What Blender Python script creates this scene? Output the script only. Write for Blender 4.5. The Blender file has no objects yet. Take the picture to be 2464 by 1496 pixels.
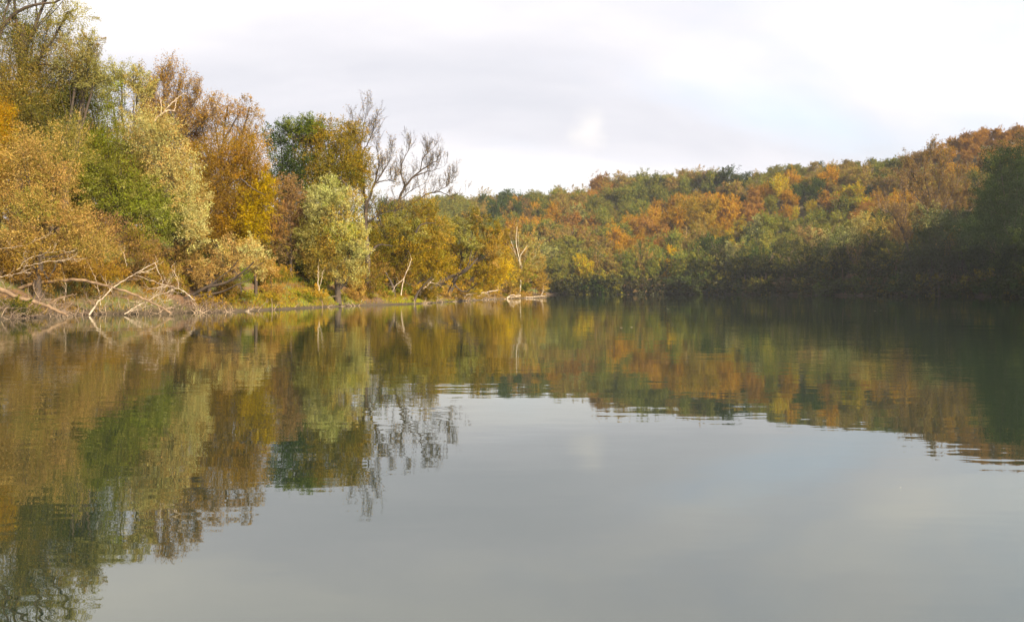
import bpy, math, random
import numpy as np
random.seed(7); rng = np.random.default_rng(7)
S = bpy.context.scene
COL = S.collection
R = math.radians
# ------------------------------------------------------------------ camera
F = 2166.0; CX = 1232.0; HY = 700.0; CAMZ = 1.5      # photo geometry (2464 px wide picture)
cd = bpy.data.cameras.new('camera'); cam = bpy.data.objects.new('camera', cd); COL.objects.link(cam)
cam.location = (0, 0, CAMZ); cam.rotation_euler = (R(90), 0, 0)
cd.sensor_width = 36; cd.lens = 36*F/2464; cd.shift_y = -48/2464
cd.clip_start = .1; cd.clip_end = 6000
S.camera = cam
# ------------------------------------------------------------------ sky
SUN_EL, SUN_DIR = R(31), (0.64, -0.768)               # sun stands to the right and behind the camera
az = math.atan2(SUN_DIR[0], SUN_DIR[1])
W = bpy.data.worlds.new('World'); S.world = W; W.use_nodes = True
nt = W.node_tree; nt.nodes.clear()
def N(t, nt=None, **k):
    n = nt.nodes.new(t)
    for a, b in k.items(): setattr(n, a, b)
    return n
def build_sky():
    L = nt.links
    def n(t, **k): return N(t, nt, **k)
    out = n('ShaderNodeOutputWorld'); bg = n('ShaderNodeBackground'); bg.inputs[1].default_value = .1
    sky = n('ShaderNodeTexSky'); sky.sky_type = 'NISHITA'; sky.sun_disc = False
    sky.sun_elevation = SUN_EL; sky.sun_rotation = az; sky.air_density = 1; sky.dust_density = 2; sky.ozone_density = 1
    tc = n('ShaderNodeTexCoord')
    # clouds lie on a high flat layer: project the view direction on it
    sep = n('ShaderNodeSeparateXYZ'); L.new(tc.outputs['Generated'], sep.inputs[0])
    z = n('ShaderNodeMath', operation='MAXIMUM'); L.new(sep.outputs[2], z.inputs[0]); z.inputs[1].default_value = 0
    z2 = n('ShaderNodeMath', operation='ADD'); L.new(z.outputs[0], z2.inputs[0]); z2.inputs[1].default_value = .42
    dv = []
    for i in range(2):
        d = n('ShaderNodeMath', operation='DIVIDE'); L.new(sep.outputs[i], d.inputs[0]); L.new(z2.outputs[0], d.inputs[1]); dv.append(d)
    cmb = n('ShaderNodeCombineXYZ'); L.new(dv[0].outputs[0], cmb.inputs[0]); L.new(dv[1].outputs[0], cmb.inputs[1])
    mp = n('ShaderNodeMapping'); L.new(cmb.outputs[0], mp.inputs[0]); mp.inputs['Rotation'].default_value = (0, 0, R(25)); mp.inputs['Scale'].default_value = (.75, 1.05, 1)
    mp.inputs['Location'].default_value = (3.1, 1.7, 0)
    nz = n('ShaderNodeTexNoise'); nz.inputs['Scale'].default_value = 1.5; nz.inputs['Detail'].default_value = 7; nz.inputs['Roughness'].default_value = .52; nz.inputs['Distortion'].default_value = .3
    L.new(mp.outputs[0], nz.inputs['Vector'])
    r1 = n('ShaderNodeMapRange', interpolation_type='SMOOTHSTEP'); r1.inputs[1].default_value = .30; r1.inputs[2].default_value = .52; r1.inputs[3].default_value = .55; r1.inputs[4].default_value = 1
    L.new(nz.outputs[0], r1.inputs[0])
    nz2 = n('ShaderNodeTexNoise'); nz2.inputs['Scale'].default_value = 1.5; nz2.inputs['Detail'].default_value = 6; nz2.inputs['Roughness'].default_value = .5; nz2.inputs['Distortion'].default_value = .4
    m2 = n('ShaderNodeMapping'); L.new(cmb.outputs[0], m2.inputs[0]); m2.inputs['Rotation'].default_value = (0, 0, R(-20)); m2.inputs['Scale'].default_value = (.6, 1.3, 1); m2.inputs['Location'].default_value = (20.2, 3.7, 4)
    L.new(m2.outputs[0], nz2.inputs['Vector'])
    cr = n('ShaderNodeValToRGB'); L.new(nz2.outputs[0], cr.inputs[0])
    e = cr.color_ramp.elements
    e[0].position = .30; e[0].color = (.74, .755, .83, 1); e[1].position = .66; e[1].color = (1.24, 1.18, 1.11, 1)
    x = e.new(.47); x.color = (.93, .915, .97, 1)
    # one small bright puff low over the hill
    vm = n('ShaderNodeVectorMath', operation='DISTANCE')
    nzw = n('ShaderNodeTexNoise'); nzw.inputs['Scale'].default_value = 34; nzw.inputs['Detail'].default_value = 6; nzw.inputs['Roughness'].default_value = .6; L.new(tc.outputs['Generated'], nzw.inputs['Vector'])
    wm = n('ShaderNodeVectorMath', operation='MULTIPLY_ADD'); L.new(nzw.outputs['Color'], wm.inputs[0]); wm.inputs[1].default_value = (.036, 0, .028); L.new(tc.outputs['Generated'], wm.inputs[2])
    dx, dz = (1415-CX)/F, (HY-318)/F; q = math.sqrt(1+dx*dx+dz*dz)
    L.new(wm.outputs[0], vm.inputs[0]); vm.inputs[1].default_value = (dx/q+.018, 1/q, dz/q+.014)
    rp = n('ShaderNodeMapRange', interpolation_type='SMOOTHSTEP'); rp.inputs[1].default_value = .031; rp.inputs[2].default_value = .0; rp.inputs[3].default_value = 0; rp.inputs[4].default_value = .6
    L.new(vm.outputs['Value'], rp.inputs[0])
    mxp = n('ShaderNodeMix', data_type='RGBA'); L.new(rp.outputs[0], mxp.inputs[0]); L.new(cr.outputs[0], mxp.inputs[6]); mxp.inputs[7].default_value = (1.16, 1.10, 1.04, 1)
    sc = n('ShaderNodeMix', data_type='RGBA', blend_type='MULTIPLY'); sc.inputs[0].default_value = 1; L.new(mxp.outputs[2], sc.inputs[6]); sc.inputs[7].default_value = (CLOUD, CLOUD, CLOUD, 1)
    fm = n('ShaderNodeMath', operation='MAXIMUM'); L.new(r1.outputs[0], fm.inputs[0]); L.new(rp.outputs[0], fm.inputs[1])
    mx = n('ShaderNodeMix', data_type='RGBA'); L.new(fm.outputs[0], mx.inputs[0]); L.new(sky.outputs[0], mx.inputs[6]); L.new(sc.outputs[2], mx.inputs[7])
    L.new(mx.outputs[2], bg.inputs[0]); L.new(bg.outputs[0], out.inputs[0])
CLOUD = 3.75
build_sky()
sd = bpy.data.lights.new('sun', 'SUN'); sd.energy = 5.0; sd.angle = R(.5); sd.color = (1, .86, .64)
so = bpy.data.objects.new('sun', sd); COL.objects.link(so)
hz = math.cos(SUN_EL); v = np.array([SUN_DIR[0]*hz, SUN_DIR[1]*hz, math.sin(SUN_EL)])
from mathutils import Vector
so.rotation_euler = Vector(v).to_track_quat('Z', 'Y').to_euler(); so.location = (60, -40, 60)
S.view_settings.view_transform = 'Standard'; S.view_settings.look = 'None'; S.view_settings.exposure = 1.45; S.view_settings.gamma = 1
S.view_settings.use_curve_mapping = False
# ------------------------------------------------------------------ helpers
def P(x, y, Y): return np.array([(x-CX)/F*Y, Y, CAMZ+(HY-y)/F*Y])
def PX(p): return (CX+p[0]/p[1]*F, HY-(p[2]-CAMZ)/p[1]*F)
def tag(o, label=None, cat=None, group=None, kind=None):
    if label: o['label'] = label
    if cat: o['category'] = cat
    if group: o['group'] = group
    if kind: o['kind'] = kind
    return o
def empty(name, loc):
    o = bpy.data.objects.new(name, None); o.empty_display_size = .5; o.location = loc; COL.objects.link(o); return o
def mesh(name, V, Fc, mat, col=None, smooth=False, n=3):
    me = bpy.data.meshes.new(name); V = np.asarray(V, dtype=np.float32); Fc = np.asarray(Fc, dtype=np.int32)
    me.vertices.add(len(V)); me.vertices.foreach_set('co', V.ravel())
    k = Fc.shape[1]; me.loops.add(Fc.size); me.loops.foreach_set('vertex_index', Fc.ravel())
    me.polygons.add(len(Fc)); me.polygons.foreach_set('loop_start', np.arange(0, Fc.size, k, dtype=np.int32))
    if smooth: me.polygons.foreach_set('use_smooth', np.ones(len(Fc), dtype=bool))
    me.update(calc_edges=True)
    if col is not None:
        a = me.color_attributes.new('Col', 'FLOAT_COLOR', 'POINT')
        c = np.ones((len(V), 4), dtype=np.float32); c[:, :3] = col; a.data.foreach_set('color', c.ravel())
    if mat: me.materials.append(mat)
    return me
def put(name, me, parent=None, loc=None):
    o = bpy.data.objects.new(name, me); COL.objects.link(o)
    if parent: o.parent = parent
    if loc is not None: o.location = loc
    return o
class Tubes:
    def __init__(s): s.V = []; s.F = []; s.n = 0
    def add(s, pts, rad, sides=6):
        pts = np.asarray(pts, float); m = len(pts); rad = np.broadcast_to(np.asarray(rad, float), (m,)) if np.ndim(rad) == 0 else np.asarray(rad, float)
        t = np.gradient(pts, axis=0); t /= np.linalg.norm(t, axis=1)[:, None]+1e-9
        up = np.array([.31, .87, .38]) if abs(t[0] @ np.array([.31, .87, .38])) < .9 else np.array([1, 0, 0.])
        a = np.cross(t, up); a /= np.linalg.norm(a, axis=1)[:, None]+1e-9; b = np.cross(t, a)
        th = np.arange(sides)/sides*2*math.pi
        ring = pts[:, None]+rad[:, None, None]*(np.cos(th)[None, :, None]*a[:, None]+np.sin(th)[None, :, None]*b[:, None])
        s.V.append(ring.reshape(-1, 3)); i = np.arange(m-1)[:, None]*sides; j = np.arange(sides)[None]; j2 = (j+1) % sides
        q = np.stack([i+j, i+j2, i+sides+j2, i+sides+j], -1).reshape(-1, 4)+s.n
        s.F.append(q); s.n += m*sides
    def mesh(s, name, mat): return mesh(name, np.concatenate(s.V), np.concatenate(s.F), mat, smooth=True)
def curve(pts, n=10, wob=.0):
    """smooth Catmull-Rom path through pts with a natural wobble"""
    pts = np.asarray(pts, float)
    if len(pts) == 2: pts = np.array([pts[0], (pts[0]+pts[1])/2+rng.normal(0, .04, 3)*np.linalg.norm(pts[1]-pts[0]), pts[1]])
    p = np.vstack([2*pts[0]-pts[1], pts, 2*pts[-1]-pts[-2]]); out = []
    seg = len(pts)-1; per = max(2, n//seg)
    for k in range(seg):
        for t in np.arange(per)/per:
            a, b, c, d = p[k:k+4]
            out.append(.5*((2*b)+(-a+c)*t+(2*a-5*b+4*c-d)*t*t+(-a+3*b-3*c+d)*t**3))
    out.append(pts[-1]); out = np.array(out)
    if wob: 
        w = rng.normal(0, wob, out.shape); w[0] = 0; out += w
    return out
def unit(a): return a/(np.linalg.norm(a, axis=-1, keepdims=True)+1e-9)
def leaves(pos, axis, nrm, ln, wd):
    """one small pointed leaf face for each position"""
    axis = unit(axis); side = unit(np.cross(axis, nrm)); ln = ln[:, None]; wd = wd[:, None]
    V = np.stack([pos-axis*ln*.35+side*wd*.55, pos-axis*ln*.35-side*wd*.55, pos+axis*ln*.65], 1).reshape(-1, 3)
    return V, np.arange(len(V), dtype=np.int32).reshape(-1, 3)
# ------------------------------------------------------------------ materials
def mat(name):
    m = bpy.data.materials.new(name); m.use_nodes = True; m.node_tree.nodes.clear(); return m, m.node_tree
def leaf_mat(name, sat=1.05, trans=.35, gloss=.004):
    m, t = mat(name); L = t.links
    o = N('ShaderNodeOutputMaterial', t); at = N('ShaderNodeAttribute', t, attribute_name='Col')
    oi = N('ShaderNodeObjectInfo', t)
    hs = N('ShaderNodeHueSaturation', t); L.new(at.outputs['Color'], hs.inputs['Color'])
    mr = N('ShaderNodeMapRange', t); L.new(oi.outputs['Random'], mr.inputs[0]); mr.inputs[3].default_value = .78; mr.inputs[4].default_value = 1.2; L.new(mr.outputs[0], hs.inputs['Value'])
    hs.inputs['Saturation'].default_value = sat
    d = N('ShaderNodeBsdfDiffuse', t); tr = N('ShaderNodeBsdfTranslucent', t); L.new(hs.outputs[0], d.inputs[0]); L.new(hs.outputs[0], tr.inputs[0])
    a = N('ShaderNodeMixShader', t); a.inputs[0].default_value = trans; L.new(d.outputs[0], a.inputs[1]); L.new(tr.outputs[0], a.inputs[2])
    g = N('ShaderNodeBsdfGlossy', t); g.inputs['Roughness'].default_value = .45; g.inputs[0].default_value = (.9, .9, .85, 1)
    b = N('ShaderNodeMixShader', t); b.inputs[0].default_value = gloss; L.new(a.outputs[0], b.inputs[1]); L.new(g.outputs[0], b.inputs[2])
    L.new(b.outputs[0], o.inputs[0]); return m
def bark_mat(name, c1, c2, sc=3):
    m, t = mat(name); L = t.links
    o = N('ShaderNodeOutputMaterial', t); p = N('ShaderNodeBsdfPrincipled', t); p.inputs['Roughness'].default_value = .85
    tc = N('ShaderNodeTexCoord', t); mp = N('ShaderNodeMapping', t); mp.inputs['Scale'].default_value = (1, 1, .3); L.new(tc.outputs['Object'], mp.inputs[0])
    nz = N('ShaderNodeTexNoise', t); nz.inputs['Scale'].default_value = sc; nz.inputs['Detail'].default_value = 6; L.new(mp.outputs[0], nz.inputs['Vector'])
    cr = N('ShaderNodeValToRGB', t); L.new(nz.outputs[0], cr.inputs[0]); cr.color_ramp.elements[0].position = .35; cr.color_ramp.elements[1].position = .65
    cr.color_ramp.elements[0].color = (*c1, 1); cr.color_ramp.elements[1].color = (*c2, 1)
    bp = N('ShaderNodeBump', t); bp.inputs['Strength'].default_value = .6; bp.inputs['Distance'].default_value = .05; L.new(nz.outputs[0], bp.inputs['Height'])
    L.new(cr.outputs[0], p.inputs['Base Color']); L.new(bp.outputs[0], p.inputs['Normal']); L.new(p.outputs[0], o.inputs[0]); return m
LEAF = leaf_mat('leaf_matte'); LEAFS = leaf_mat('leaf_silver', 1.0, .30, .015)
BARK = bark_mat('dark_bark', (.022, .015, .010), (.060, .040, .026))
BARKB = bark_mat('brown_bark', (.09, .055, .03), (.20, .13, .075))
BARKP = bark_mat('pale_bark', (.30, .25, .18), (.55, .47, .36))
DEAD = bark_mat('bleached_wood', (.17, .125, .085), (.50, .40, .30), 7)
TWIG = bark_mat('twig_bark', (.085, .058, .042), (.17, .12, .085), 1)
# ------------------------------------------------------------------ terrain
LB = [(-30, -150), (-29, 0), (-28, 30), (-27.2, 47.8), (-27.2, 57), (-21, 62.5), (-18.5, 75.5), (-16.7, 88), (-11.2, 105), (-5.6, 146), (0.5, 178), (8.2, 203)]
SHORE = LB + [(6, 212), (-20, 222), (-80, 232), (-400, 250), (-400, 392), (-60, 366), (14, 361), (60, 362), (82, 345), (96, 305), (108, 270), (121, 240), (116, 205), (101, 170), (88, 120), (72, 50), (64, -150)]
RIDGE = [(-420, 900), (-50, 709), (33, 607), (80, 560), (127, 520), (191, 483), (223, 439), (233, 400), (236, 300), (230, 150), (225, -150)]
def segd(px, py, poly, closed=False):
    best = np.full(px.shape, 1e9)
    pts = poly+[poly[0]] if closed else poly
    for (x0, y0), (x1, y1) in zip(pts[:-1], pts[1:]):
        dx, dy = x1-x0, y1-y0; t = np.clip(((px-x0)*dx+(py-y0)*dy)/(dx*dx+dy*dy), 0, 1)
        best = np.minimum(best, np.hypot(px-x0-t*dx, py-y0-t*dy))
    return best
def inside(px, py, poly):
    c = np.zeros(px.shape, bool); n = len(poly)
    for i in range(n):
        x0, y0 = poly[i]; x1, y1 = poly[i-1]
        if y0 == y1: continue
        k = ((y0 > py) != (y1 > py)) & (px < (x1-x0)*(py-y0)/(y1-y0)+x0); c ^= k
    return c
RPOLY = RIDGE + [(3000, -150), (3000, 3000), (-3000, 3000), (-3000, 900)]
RIGHTLAND = [(-3000, 392), (-400, 392), (-60, 366), (14, 361), (60, 362), (82, 345), (96, 305), (108, 270), (121, 240), (116, 205), (101, 170), (88, 120), (72, 50), (64, -150), (3000, -150), (3000, 3000), (-3000, 3000)]
_ph = np.random.default_rng(3).uniform(0, 6.28, (12, 2)); _fr = np.random.default_rng(4).normal(0, 1, (12, 2))
def nz2(x, y, s):
    r = 0
    for (a, b), (u, w) in zip(_ph, _fr): r = r+np.sin(x*u*s+a)*np.cos(y*w*s+b)
    return r/4
def height(x, y):
    x = np.asarray(x, float); y = np.asarray(y, float)
    d = segd(x, y, SHORE, True); wat = inside(x, y, SHORE); right = inside(x, y, RIGHTLAND)
    dr = segd(x, y, RIDGE); bey = inside(x, y, RPOLY)
    t = np.where(bey, 1, d/(d+dr+1e-6)); sm = t*.55+.45*t*t*(3-2*t)
    zr = .10+1.4*np.clip(d/7, 0, 1)+58*sm+nz2(x, y, .03)*2.2*np.clip(d/40, 0, 1)+np.where(bey, np.clip(dr*.015, 0, 8), 0)
    zr = zr+9*np.exp(-(segd(x, y, [(80, 405), (95, 430), (150, 436), (200, 400)])/26)**2)+8*np.exp(-(segd(x, y, [(172, 500), (200, 468), (236, 415)])/42)**2)-8*np.exp(-(segd(x, y, [(60, 455), (105, 482), (160, 474), (205, 440)])/26)**2)
    k = np.clip((135-y)/45, 0, 1)
    zl = .12+.9*np.clip(d/1.6, 0, 1)*(.35+.65*k)+np.clip((d-2)/9, 0, 1)*(1.0+4.2*k)+np.clip((d-12)/70, 0, 1)*(3+4*k)+nz2(x, y, .35)*.22*np.clip(d/2, 0, 1)+np.clip((d-60)/500, 0, 1)*18
    z = np.where(right, zr, zl)
    return np.where(wat, -.25-np.clip(d*.25, 0, 3), z)
def steps(*a):
    o = []
    for lo, hi, s in a: o += list(np.arange(lo, hi, s))
    return np.array(o)
gx = steps((-3000, -400, 200), (-400, -70, 15), (-70, 20, .8), (20, 300, 5), (300, 3001, 150))
gy = steps((-150, 30, 12), (30, 120, .8), (120, 225, 1.6), (225, 760, 6), (760, 3001, 140))
X, Yg = np.meshgrid(gx, gy); Z = height(X, Yg)
nx, ny = len(gx), len(gy); idx = np.arange(nx*ny).reshape(ny, nx)
q = np.stack([idx[:-1, :-1], idx[:-1, 1:], idx[1:, 1:], idx[1:, :-1]], -1).reshape(-1, 4)
def ground_mat():
    m, t = mat('earth_and_leaf_litter'); L = t.links
    o = N('ShaderNodeOutputMaterial', t); p = N('ShaderNodeBsdfPrincipled', t); p.inputs['Roughness'].default_value = .95
    g = N('ShaderNodeNewGeometry', t)
    def noise(s, det=6):
        z = N('ShaderNodeTexNoise', t); z.inputs['Scale'].default_value = s; z.inputs['Detail'].default_value = det; L.new(g.outputs['Position'], z.inputs['Vector']); return z
    n1, n2, n3 = noise(.22), noise(2.5), noise(9, 4)
    c1 = N('ShaderNodeValToRGB', t); L.new(n2.outputs[0], c1.inputs[0]); e = c1.color_ramp.elements
    e[0].position = .3; e[0].color = (.06, .030, .013, 1); e[1].position = .7; e[1].color = (.19, .10, .045, 1)
    c2 = N('ShaderNodeValToRGB', t); L.new(n3.outputs[0], c2.inputs[0]); e = c2.color_ramp.elements
    e[0].position = .3; e[0].color = (.05, .07, .012, 1); e[1].position = .7; e[1].color = (.15, .16, .03, 1)
    r = N('ShaderNodeMapRange', t, interpolation_type='SMOOTHSTEP'); L.new(n1.outputs[0], r.inputs[0]); r.inputs[1].default_value = .47; r.inputs[2].default_value = .60
    mx = N('ShaderNodeMix', t, data_type='RGBA'); L.new(r.outputs[0], mx.inputs[0]); L.new(c1.outputs[0], mx.inputs[6]); L.new(c2.outputs[0], mx.inputs[7])
    bp = N('ShaderNodeBump', t); bp.inputs['Distance'].default_value = .15; L.new(n3.outputs[0], bp.inputs['Height']); L.new(bp.outputs[0], p.inputs['Normal'])
    fl = N('ShaderNodeValToRGB', t); L.new(n2.outputs[0], fl.inputs[0]); fl.color_ramp.elements[0].color = (.03, .028, .010, 1); fl.color_ramp.elements[1].color = (.11, .075, .025, 1)
    sp = N('ShaderNodeSeparateXYZ', t); L.new(g.outputs['Position'], sp.inputs[0]); rz = N('ShaderNodeMapRange', t); L.new(sp.outputs[2], rz.inputs[0]); rz.inputs[1].default_value = .1; rz.inputs[2].default_value = .7
    wm = N('ShaderNodeMix', t, data_type='RGBA'); L.new(rz.outputs[0], wm.inputs[0]); wm.inputs[6].default_value = (.055, .038, .02, 1); L.new(mx.outputs[2], wm.inputs[7])
    rh = N('ShaderNodeMapRange', t); L.new(sp.outputs[2], rh.inputs[0]); rh.inputs[1].default_value = 9; rh.inputs[2].default_value = 14
    fm = N('ShaderNodeMix', t, data_type='RGBA'); L.new(rh.outputs[0], fm.inputs[0]); L.new(wm.outputs[2], fm.inputs[6]); L.new(fl.outputs[0], fm.inputs[7])
    L.new(fm.outputs[2], p.inputs['Base Color']); L.new(p.outputs[0], o.inputs[0]); return m
GROUND = ground_mat()
tag(put('ground', mesh('ground', np.stack([X.ravel(), Yg.ravel(), Z.ravel()], 1), q, GROUND, smooth=True)), kind='structure')
# water
def water_mat():
    m, t = mat('calm_river_water'); L = t.links
    o = N('ShaderNodeOutputMaterial', t); g = N('ShaderNodeNewGeometry', t)
    def noise(s, det, sx=1, sy=1, rot=0):
        mp = N('ShaderNodeMapping', t); mp.inputs['Scale'].default_value = (sx, sy, 1); mp.inputs['Rotation'].default_value = (0, 0, R(rot)); L.new(g.outputs['Position'], mp.inputs[0])
        z = N('ShaderNodeTexNoise', t); z.inputs['Scale'].default_value = s; z.inputs['Detail'].default_value = det; z.inputs['Roughness'].default_value = .5; L.new(mp.outputs[0], z.inputs['Vector']); return z
    n1 = noise(2.6, 2, .45, 1.0, 8); n2 = noise(.35, 2, .7, 1, -12); n3 = noise(.045, 3, 1, 1, 20)
    # patches of breeze come and go
    pr = N('ShaderNodeMapRange', t, interpolation_type='SMOOTHSTEP'); L.new(n3.outputs[0], pr.inputs[0]); pr.inputs[1].default_value = .40; pr.inputs[2].default_value = .68; pr.inputs[3].default_value = .35; pr.inputs[4].default_value = 1.5
    mu = N('ShaderNodeMath', t, operation='MULTIPLY'); L.new(n1.outputs[0], mu.inputs[0]); L.new(pr.outputs[0], mu.inputs[1])
    m1 = N('ShaderNodeMath', t, operation='MULTIPLY'); L.new(mu.outputs[0], m1.inputs[0]); m1.inputs[1].default_value = .0042
    m2 = N('ShaderNodeMath', t, operation='MULTIPLY_ADD'); L.new(n2.outputs[0], m2.inputs[0]); m2.inputs[1].default_value = .009; L.new(m1.outputs[0], m2.inputs[2])
    bp = N('ShaderNodeBump', t); bp.inputs['Distance'].default_value = 1; bp.inputs['Strength'].default_value = 1; L.new(m2.outputs[0], bp.inputs['Height'])
    fr = N('ShaderNodeFresnel', t); fr.inputs[0].default_value = 2.85; L.new(bp.outputs[0], fr.inputs['Normal'])
    gl = N('ShaderNodeBsdfGlossy', t); gl.inputs['Roughness'].default_value = .012; gl.inputs[0].default_value = (.97, .985, .965, 1); L.new(bp.outputs[0], gl.inputs['Normal'])
    df = N('ShaderNodeBsdfDiffuse', t); df.inputs[0].default_value = (.012, .020, .012, 1)
    mx = N('ShaderNodeMixShader', t); L.new(fr.outputs[0], mx.inputs[0]); L.new(df.outputs[0], mx.inputs[1]); L.new(gl.outputs[0], mx.inputs[2]); L.new(mx.outputs[0], o.inputs[0]); return m
wv = [(-600, -150, 0), (200, -150, 0), (200, 480, 0), (-600, 480, 0)]
tag(put('river_water', mesh('river_water', wv, [[0, 1, 2, 3]], water_mat())), kind='structure')
# ------------------------------------------------------------------ foliage and trees
PAL = dict(olive=(.165, .140, .018), ochre=(.30, .190, .022), tan=(.35, .222, .058), green=(.135, .155, .016), silver=(.36, .34, .115),
           orange=(.37, .185, .020), brown=(.25, .145, .038), dark=(.019, .036, .007), yellow=(.42, .30, .018), rust=(.22, .110, .030),
           hmid=(.095, .120, .022), hol=(.20, .175, .028), hbr=(.25, .155, .045), mauve=(.16, .10, .052), mid=(.060, .082, .014), dusk=(.036, .040, .012), lime=(.22, .25, .026), pale=(.29, .27, .08))  # the dullest green is a darkened leaf colour standing in for right-bank shade
def lobe_leaves(C, Rv, cols, n, size, spray=.9, up=.35, asp=2.6, shell=.62, loose=0, centre=None, clump=None, outw=.75, nj=.60):
    """leaves of one lobe, hung on short sprays that point out and up; returns pos, axis, nrm, colour"""
    C = np.asarray(C, float); Rv = np.asarray(Rv, float); nc = clump or max(14, int(n/75)); per = max(1, n//nc)
    u = unit(rng.normal(0, 1, (nc, 3))); rr = np.where(rng.random(nc) < .75, rng.uniform(shell, 1, nc), rng.uniform(.15, shell, nc))
    rr *= 1+.18*np.sin(u[:, 0]*5+C[0]*3)*np.cos(u[:, 2]*4+C[2]*2)
    cc = C+u*Rv*rr[:, None]
    dirn = unit(u+np.array([0, 0, up])+rng.normal(0, .28, (nc, 3)))
    L0 = spray*Rv.mean()*.34*rng.uniform(.6, 1.4, nc); wdt = L0*.42
    names = [c for c, w in cols]; w = np.array([w for c, w in cols], float); w /= w.sum()
    base = np.array([PAL[c] for c in names])
    ci = rng.choice(len(names), nc, p=w); cb = (base[ci]*.75+base.mean(0)*.25)*rng.uniform(.75, 1.25, (nc, 1))*rng.uniform(.93, 1.07, (nc, 3))
    k = np.repeat(np.arange(nc), per); m = len(k)
    t = rng.uniform(-1, 1.1, m); off = rng.normal(0, 1, (m, 3))*(wdt[k]*(1.05-.45*t))[:, None]*.75
    pos = cc[k]+dirn[k]*(t*L0[k])[:, None]+off
    if loose: 
        s = rng.random(m) < loose; pos[s] = C+unit(rng.normal(0, 1, (s.sum(), 3)))*Rv*rng.uniform(.2, 1.12, (s.sum(), 1))
    ax = unit(dirn[k]+rng.normal(0, .55, (m, 3))); outn = unit((pos-(C if centre is None else centre))/Rv)
    nr = unit(outn*outw+np.array([0, 0, .25])+rng.normal(0, nj, (m, 3)))
    col = cb[k]*rng.uniform(.85, 1.16, (m, 1)); sw = rng.random(m) < .2; col[sw] = base[rng.integers(0, len(names), sw.sum())]
    ln = size*rng.uniform(.7, 1.35, m)*math.sqrt(asp/2); wd = ln/asp*rng.uniform(.8, 1.2, m)
    return pos, ax, nr, col, ln, wd, cc, dirn, L0
def crown_mesh(name, lobes, mat_, **k):
    A = [[] for _ in range(6)]; info = []
    for (C, Rv, cols, n, size, kw) in lobes:
        kk = dict(k); kk.update(kw); r = lobe_leaves(C, Rv, cols, n, size, **kk)
        for i in range(6): A[i].append(r[i])
        info.append(r[6:])
    pos, ax, nr, col, ln, wd = [np.concatenate(a) for a in A]
    V, Fc = leaves(pos, ax, nr, ln, wd)
    return mesh(name, V, Fc, mat_, np.repeat(col, 3, 0)), info
def ground_z(x, y): return float(height(np.array([x]), np.array([y]))[0])
LEAFCOUNT = [0]
def tree(label, base, Y, lobes, kind='willow', trunk_r=.22, bark=BARK, lm=LEAF, size=1.0, dens=1.0, name='willow_tree', cat='tree', group=None, limbs=None, twigs=0, depth=.85, asp=2.8, spray=.9, up=.35, loose=.05, trunk_top=.55, bend=0, shell=.62):
    """lobes: (x, y, r, colours[, dY, ry, dens]) in picture units at depth Y"""
    k = Y/F; bx = (base-CX)/F*Y; bz = ground_z(bx, Y); B = np.array([bx, Y, bz-.15])
    root = empty(name, B); tag(root, label, cat, group)
    L = []; leafsz = max(.075, .00145*Y)*size
    for lb in lobes:
        x, y, r, cols = lb[:4]; dY = lb[4] if len(lb) > 4 else 0; ry = lb[5] if len(lb) > 5 else r; dn = lb[6] if len(lb) > 6 else 1
        C = P(x, y, Y+dY)-B; Rv = np.array([r*k, (r+ry)/2*k*depth, ry*k])
        area = math.pi*Rv[0]*Rv[2]; n = int(area*3.9*dens*dn/(.5*leafsz*leafsz*.5*.62)*.36)
        LEAFCOUNT[0] += n
        L.append((C, Rv, cols, n, leafsz, {}))
    me, info = crown_mesh('crown', L, lm, asp=asp, spray=spray, up=up, loose=loose, shell=shell)
    put('crown', me, root)
    # trunk and limbs reach into every lobe
    zs = [l[0][2] for l in L]; ctr = np.mean([l[0] for l in L], 0)
    top = np.array([ctr[0]*.6, ctr[1]*.6, max(zs)*trunk_top+.2])
    tr = curve([np.zeros(3), top*.5+np.array([bend, 0, 0]), top], 8, .03)
    T = Tubes(); T.add(tr, np.linspace(trunk_r*1.25, trunk_r*.6, len(tr))*np.r_[1.25, np.ones(len(tr)-1)], 8)
    put('trunk', T.mesh('trunk', bark), root)
    br = Tubes()
    for (C, Rv, *_), (cc, dirn, L0) in zip(L, info):
        T = Tubes(); s = tr[min(len(tr)-1, int(len(tr)*rng.uniform(.45, .9)))]; d = C-s
        if C[2] < s[2]: s = tr[int(len(tr)*.4)]
        lp = curve([s, s+d*.5+np.array([0, 0, -.06*np.linalg.norm(d)]), C+np.array([0, 0, Rv[2]*.3])], 7, .04)
        T.add(lp, np.linspace(trunk_r*.5, trunk_r*.16, len(lp)), 6)
        put('limb', T.mesh('limb', bark), root)
        pick = rng.permutation(len(cc))[:10+twigs]
        for j in pick:
            a = lp[rng.integers(2, len(lp))]; b = cc[j]+dirn[j]*L0[j]*.6
            c = curve([a, (a+b)/2+np.array([0, 0, -.05*np.linalg.norm(b-a)]), b], 4, .02)
            br.add(c, np.linspace(trunk_r*.14, .008, len(c)), 3)
    if br.n: put('branches', br.mesh('branches', TWIG if twigs else bark), root)
    if limbs:
        for pts in limbs:
            r0 = pts[0]; pp = [P(x, y, Y+(q[0] if q else -.4))-B for x, y, *q in pts[1:]]
            c = curve(pp, 14, .02); T = Tubes(); T.add(c, np.linspace(r0, r0*.3, len(c)), 7); put('limb', T.mesh('limb', bark), root)
    return root
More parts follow.
